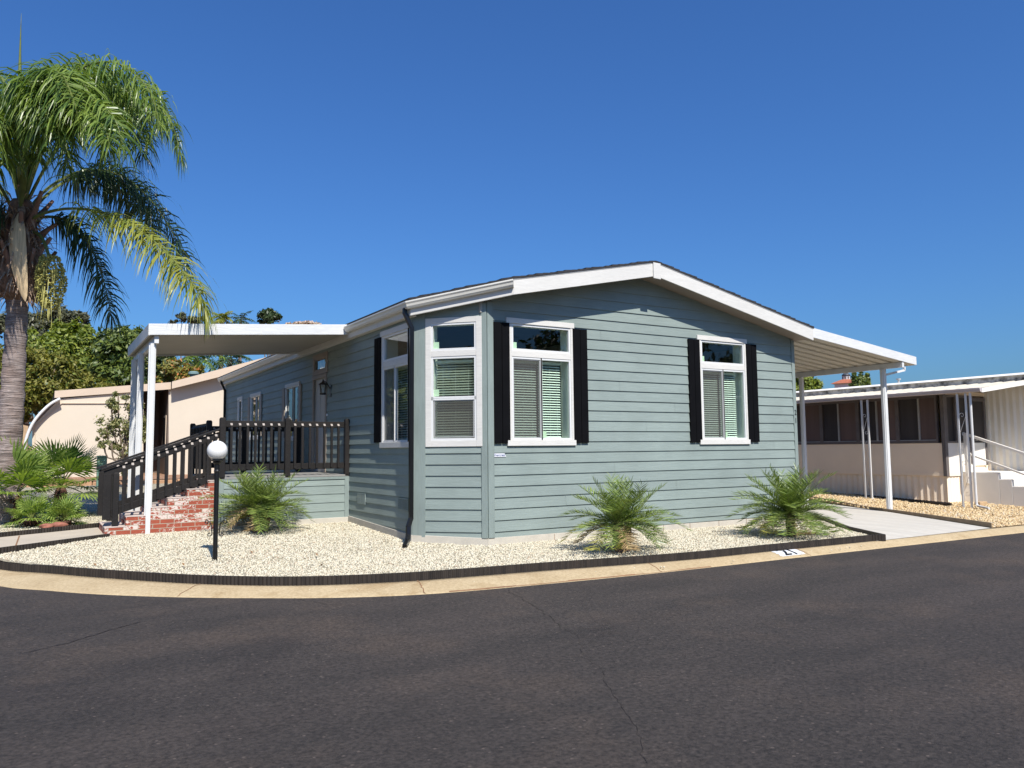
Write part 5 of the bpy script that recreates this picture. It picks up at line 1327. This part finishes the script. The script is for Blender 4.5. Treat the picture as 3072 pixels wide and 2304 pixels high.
wbk = G(2945, 1512, .03); b = MB(); b.box(wbk.x-.18, wbk.y-.06, -.02, wbk.x+.16, wbk.y+.08, .09); tag(b.build('wood_block', 'wood_plain', bevel=.01), 'short wooden block on the gravel beside the white steps', 'wood block')

# ------------------------------------------------------------------ trees beyond
def tree(name, label, cat, base, blobs, nleaf, lsize, mats, seed, trunk=True, group=None, flat=.6, tr=.18):
    """blobs: (centre, (rx, ry, rz)); leaves are small faces spread through the crown"""
    t = thing(name, label, cat, base, 0, group); rr = np.random.RandomState(seed); B = V(base)
    if trunk:
        b = MB(); mid = sum((V(c) for c, _ in blobs), V())/len(blobs)
        b.tube(spline([B+V((0, 0, -.3)), B.lerp(mid, .45)+V((.2, 0, 0)), mid], 8), [lerp(tr, tr*.4, i/8) for i in range(9)], 8)
        for c, r_ in blobs: b.tube(spline([B.lerp(mid, .5), B.lerp(V(c), .75)+V((0, 0, -.2)), V(c)], 6), [lerp(tr*.5, .03, i/6) for i in range(7)], 5)
        b.build('trunk', 'bark', t, smooth=True)
    vol = np.array([r_[0]*r_[1]*r_[2] for _, r_ in blobs])**.75; cnt = (vol/vol.sum()*nleaf).astype(int)
    vs = []
    for (c, r_), n in zip(blobs, cnt):
        # sub-clumps inside each blob so that the outline is uneven with gaps
        ncl = max(4, n//70); d = rr.normal(size=(ncl, 3)); d /= np.linalg.norm(d, axis=1)[:, None]
        cl = d*np.array(r_)*rr.uniform(.45, 1.0, (ncl, 1))
        cs_ = np.array(r_)*rr.uniform(.18, .38, (ncl, 1))
        idx = rr.randint(0, ncl, n); p = cl[idx]+rr.normal(size=(n, 3))*cs_[idx]*.6+np.array(c)
        nrm = rr.normal(size=(n, 3))*flat+(p-np.array(c))/np.array(r_)*.8+np.array([0, 0, .35]); nrm /= np.linalg.norm(nrm, axis=1)[:, None]
        a_ = np.cross(nrm, rr.normal(size=(n, 3))); a_ /= np.linalg.norm(a_, axis=1)[:, None]; bb = np.cross(nrm, a_)
        s_ = (lsize*rr.uniform(.6, 1.3, (n, 1)))
        vs.append(np.stack([p-a_*s_, p-bb*s_*.42, p+a_*s_, p+bb*s_*.42], 1))
    vs = np.concatenate(vs); n = len(vs)
    me = bpy.data.meshes.new('crown'); me.from_pydata((vs.reshape(-1, 3)-np.array(B)).tolist(), [], (np.arange(n*4).reshape(-1, 4)).tolist())
    ms = mats if isinstance(mats, (list, tuple)) else [mats]
    for m_ in ms: me.materials.append(M[m_])
    if len(ms) > 1: me.polygons.foreach_set('material_index', rr.choice(len(ms), n, p=[.85]+[.15/(len(ms)-1)]*(len(ms)-1)))
    o = bpy.data.objects.new('crown', me); C.objects.link(o); o.parent = t
    return t
def blobs_px(lst, dep): # pixels (x, y, rx, ry) -> blobs at a depth
    k = dep/FPX; return [(at(x, y, dep+dz), (rx*k, rx*k*.9, ry*k)) for x, y, rx, ry, dz in lst]
def gbase(x, y, dep, z): p = at(x, y, dep); return (p.x, p.y, z)
GT = 'trees behind the tan house'
tree('eucalyptus', 'dark olive eucalyptus with open crown rising highest behind the palm trunk', 'tree', gbase(150, 1200, 75, 1.5), blobs_px([(110, 975, 38, 40, 0), (165, 955, 40, 30, 1), (205, 965, 30, 42, 0), (235, 945, 16, 24, 1), (255, 950, 14, 16, 0), (60, 990, 35, 35, 0), (10, 970, 40, 30, 2), (130, 1030, 60, 40, 0), (235, 1000, 30, 40, 0), (-40, 990, 40, 50, 2)], 75), 15000, .27, 'tree_euc', 31, group=GT)
tree('tree', 'bright green broadleaf tree in the middle behind the tan house', 'tree', gbase(190, 1200, 52, 1.2), blobs_px([(190, 1010, 50, 40, 0), (240, 1020, 40, 50, 0), (100, 1020, 40, 35, 1), (160, 1060, 60, 50, -1), (250, 1080, 55, 60, 0), (210, 1120, 70, 60, 0)], 52), 17000, .17, ['tree_bright', 'tree_green'], 32, group=GT)
tree('tree', 'olive and orange tinged shrubby tree left behind the tan house', 'tree', gbase(120, 1220, 44, 1.0), blobs_px([(110, 1090, 50, 45, 0), (165, 1100, 50, 40, 0), (90, 1150, 45, 50, 0), (220, 1140, 50, 45, 1), (150, 1170, 70, 45, 0), (290, 1160, 50, 25, 0), (60, 1220, 40, 50, 0), (110, 1200, 60, 40, 0)], 44), 18000, .125, ['tree_olive', 'tree_green'], 33, group=GT, flat=.9)
tree('tree', 'dense green tree right behind the tan house beside the porch posts', 'tree', gbase(370, 1200, 50, 1.2), blobs_px([(345, 1040, 55, 50, 0), (390, 1010, 40, 40, 0), (330, 1100, 50, 55, 0), (400, 1080, 55, 60, 0), (370, 1140, 70, 45, 0), (300, 1045, 30, 35, 2), (420, 1050, 30, 50, 0)], 50), 17000, .17, ['tree_green', 'tree_dark'], 34, group=GT)
tree('tree', 'dark green tree seen between the white porch posts', 'tree', gbase(470, 1200, 48, 1.2), blobs_px([(460, 1110, 40, 45, 0), (500, 1090, 40, 40, 0), (440, 1150, 40, 30, 0), (520, 1140, 45, 30, 0)], 48), 9000, .15, ['tree_dark', 'tree_olive'], 35, group=GT)
tree('shrub', 'yellow green shrub with orange flowers seen under the porch cover', 'shrub', gbase(530, 1190, 40, 1.0), blobs_px([(520, 1110, 35, 28, 0), (560, 1140, 40, 20, 0), (490, 1140, 30, 20, 0), (585, 1105, 30, 20, 0)], 40), 5000, .11, ['tree_olive', 'flower_orange'], 36, group=GT)
tree('shrub', 'leafy shrub at the far left behind the palm trunk', 'shrub', gbase(-20, 1220, 42, 1.0), blobs_px([(-30, 1080, 50, 60, 0), (0, 1150, 40, 60, 0), (-50, 1180, 60, 60, 0), (10, 1230, 30, 40, 0)], 42), 9000, .14, ['tree_olive', 'tree_green'], 37, group=GT)
tree('pine_tree', 'small dark pine top standing above the porch cover', 'tree', gbase(810, 1150, 90, 1.5), blobs_px([(808, 950, 26, 20, 0), (800, 938, 14, 12, 0), (822, 948, 16, 10, 0), (790, 962, 14, 10, 0), (838, 957, 8, 8, 0)], 90), 4000, .22, 'tree_dark', 38)
tree('tree', 'dry brownish tree top above the left of the porch cover', 'tree', gbase(540, 1150, 85, 1.5), blobs_px([(545, 955, 18, 14, 0), (520, 965, 14, 10, 0), (580, 962, 22, 12, 0), (610, 955, 12, 8, 1)], 85), 2200, .2, 'tree_euc', 39)
tree('tree', 'pale flowering tree top just showing above the porch cover', 'tree', gbase(900, 1150, 70, 1.5), blobs_px([(880, 970, 26, 6, 0), (912, 968, 30, 6, 0), (945, 972, 16, 4, 0)], 70), 900, .18, 'flower_pale', 40)
tree('tree', 'round yellow green tree beside the house corner under the carport', 'tree', gbase(2420, 1250, 85, .3), blobs_px([(2420, 1150, 34, 22, 0), (2400, 1135, 22, 18, 0), (2445, 1158, 24, 20, 0), (2380, 1165, 30, 22, 0), (2410, 1185, 50, 25, 0)], 85), 8000, .2, ['tree_bright', 'tree_green'], 41)
tree('tree', 'dark tree with a leafy top behind the carport post', 'tree', gbase(2400, 1250, 100, .3), blobs_px([(2420, 1125, 20, 10, 0), (2395, 1115, 20, 14, 0), (2380, 1130, 20, 20, 0)], 100), 1500, .34, 'tree_dark', 42)
tree('cypress', 'group of dark green cypress tops to the right of the domed tower', 'tree', gbase(2580, 1250, 130, .3), blobs_px([(2565, 1130, 10, 18, 0), (2582, 1125, 9, 18, 0), (2598, 1140, 12, 20, 0), (2580, 1150, 26, 22, 0), (2565, 1160, 20, 20, 0)], 130), 6000, .24, ['tree_green', 'tree_dark'], 43)
for i, (x, y, h, cr_) in enumerate(((-40, -24, 12, 6), (-46, -12, 13, 6.5), (18, -40, 12.5, 6), (30, -40, 14, 6.5), (42, -37, 13, 6.5), (55, -38, 13, 6.5))):  # unseen trees added to darken the reflections in the upper panes
    tree('reflection_tree', ['wide', 'tall', 'rounded', 'broad', 'dense', 'outermost'][i]+' leafy tree added across the street behind the viewer for window reflections', 'tree', (x, y, -.1), [((x+dx*cr_, y+dy*cr_, h*fz_), (cr_*.6, cr_*.6, h*.22)) for dx, dy, fz_ in ((0, 0, .72), (.5, .2, .55), (-.5, -.2, .55), (.1, -.4, .45), (-.2, .4, .42), (.5, -.1, .32), (-.5, .1, .32))], 5000, .38, ['tree_dark', 'tree_green'], 70+i, group='trees added across the street for reflections')
for i, (x, y, h, cr_) in enumerate(((-19, 40, 9, 4.5), (-14.5, 33, 7, 3.2), (-25, 34, 9, 4.5))):
    tree('tree', ['leafy tree beyond the left edge reflected in the side windows', 'smaller leafy tree beyond the left edge near the tan house', 'far left leafy tree outside the view beside the street'][i], 'tree', (x, y, .3), [((x+dx*cr_, y+dy*cr_, h*fz_), (cr_*.6, cr_*.6, h*.24)) for dx, dy, fz_ in ((0, 0, .74), (.5, .2, .55), (-.5, -.2, .55), (.1, -.4, .4), (.4, -.1, .3), (-.4, .1, .3))], 7000, .24, ['tree_green', 'tree_dark'], 80+i, group='trees left of the view')
# palms beyond the porch cover
def far_palm(label, cx_, cy_, dep, n, fl, seed, mat):
    base = at(cx_, cy_, dep); t = thing('palm_tree', label, 'palm tree', (base.x, base.y, 1.0)); rr = random.Random(seed)
    b = MB(); b.tube([(base.x, base.y, .8), base], [.22, .16], 10); b.build('trunk', 'bark', t)
    for k in range(n):
        a_ = k*2.4; el = lerp(1.2, -.5, k/n); d = V((math.cos(a_)*math.cos(el), math.sin(a_)*math.cos(el), math.sin(el))); pts = [base.copy()]
        for i in range(5): pts.append(pts[-1]+d*fl/5); d = (d+V((0, 0, -.3))).normalized()
        pinnate(pts, 22, .55, .07, 1.3, rr, .15, .03, .4, .5, 3).build('frond', ['petiole', mat], t)
far_palm('drooping green palm seen under the porch cover above the tan roof', 590, 1080, 42, 16, 1.6, 51, 'queen_leaf')
far_palm('distant palm head above the porch cover left of the pine', 722, 962, 80, 12, 1.6, 52, 'queen_leaf_dark')
far_palm('nearer yellowish palm head poking above the porch cover', 666, 956, 60, 10, .9, 53, 'queen_leaf_yellow')
far_palm('dark palm with thick stems behind the far end of the tan roof', 690, 1078, 46, 12, 1.5, 54, 'queen_leaf_dark')
# leafy shrub in front of the tan house wall
sb = onY(365, 1440, 20.0)
k = 20+10.8
tree('ficus_shrub', 'tall loose ficus shrub with glossy leaves against the tan house wall', 'shrub', (sb.x, sb.y, .3), [(onY(x, y, 20+dz), (rx*.0125, rx*.0125, ry*.0125)) for x, y, rx, ry, dz in [(355, 1190, 22, 20, 0), (335, 1225, 30, 25, 0), (390, 1215, 30, 30, .2), (320, 1280, 30, 30, 0), (375, 1275, 40, 35, 0), (415, 1290, 30, 45, .2), (335, 1330, 30, 20, 0), (385, 1340, 35, 35, 0), (310, 1320, 18, 20, 0), (430, 1240, 20, 40, .1), (440, 1350, 18, 30, 0), (375, 1390, 18, 30, 0)]], 5200, .062, 'shrub_leaf', 44, tr=.05)
# domed tower
tp = at(2540, 1165, 160); tw = thing('domed_tower', 'white tower with red tile roof and small dark dome far behind the carport', 'tower', (tp.x, tp.y, 0)); kk = 160/FPX
zt0 = at(2540, 1151, 160).z; zt1 = at(2540, 1138, 160).z; ze = at(2540, 1128, 160).z; zd = at(2540, 1117, 160).z
hw = 27*kk; ca_, sa_ = math.cos(.35), math.sin(.35)
def TW(x, y, z): return (tp.x+x*ca_-y*sa_, tp.y+x*sa_+y*ca_, z)
b = MB(); b.hexa([TW(sx*hw, sy*hw, z) for z in (0, zt0) for sx, sy in ((-1, -1), (1, -1), (1, 1), (-1, 1))]); b.build('wall', 'tower_white', tw)
ro = 36*kk; ri = 10*kk
b = MB(); b.hexa([TW(sx*ro, sy*ro, zt0-.02) for sx, sy in ((-1, -1), (1, -1), (1, 1), (-1, 1))]+[TW(sx*ri, sy*ri, zt1) for sx, sy in ((-1, -1), (1, -1), (1, 1), (-1, 1))]); b.build('roof', 'terracotta', tw)
b = MB(); b.lathe((tp.x, tp.y, 0), [(11.5*kk, zt1-.3), (11.5*kk, ze)], 8); lt = b.build('lantern', 'tower_white', tw)
b = MB(); b.lathe((tp.x, tp.y, ze), [(12.5*kk, 0), (12.5*kk*.95, .25), (12.5*kk*.75, (zd-ze)*.55), (12.5*kk*.4, (zd-ze)*.9), (.05, zd-ze), (.05, zd-ze+.4)], 16); b.build('dome', 'dome_dark', tw, smooth=True)
b = MB()
for k in range(5):
    for s_ in (0, 1):
        x = (k-2)*hw*.36
        pt = [(x-.35, zt0-2.4), (x+.35, zt0-2.4), (x+.35, zt0-1.1), (x, zt0-.75), (x-.35, zt0-1.1)]
        if s_ == 0: b.add([TW(px_, -hw-.03, pz) for px_, pz in pt], [(0, 1, 2, 3, 4)])
        else: b.add([TW(-hw-.03, -px_, pz) for px_, pz in pt], [(0, 1, 2, 3, 4)])
for k in range(8):
    a_ = k*math.pi/4+.39; c_ = V((tp.x+math.cos(a_)*11.2*kk, tp.y+math.sin(a_)*11.2*kk, 0)); tg = V((-math.sin(a_), math.cos(a_), 0))*.16
    b.add([c_-tg+V((0, 0, zt1+.1)), c_+tg+V((0, 0, zt1+.1)), c_+tg+V((0, 0, ze-.15)), c_-tg+V((0, 0, ze-.15))], [(0, 1, 2, 3)])
b.build('arched_opening', 'tan_dark', tw)
# tan house further left
lh_ = thing('far_house', 'far tan-sided house with an orange-brown roof glimpsed behind the palm trunk', 'house', tuple(at(40, 1300, 60)))
def FA(x, y): p = at(x, y, 60); return p
b = MB(); c0 = at(20, 1290, 60); b.box(c0.x-8, c0.y, .5, at(84, 1290, 60).x, c0.y+8, at(40, 1254, 60).z); b.build('wall', 'wood_plain', lh_)
b = MB(); b.box(c0.x-8.4, c0.y-.4, at(40, 1254, 60).z, at(86, 1290, 60).x+.3, c0.y+8.4, at(40, 1247, 60).z); b.build('roof', 'tan_dark', lh_)
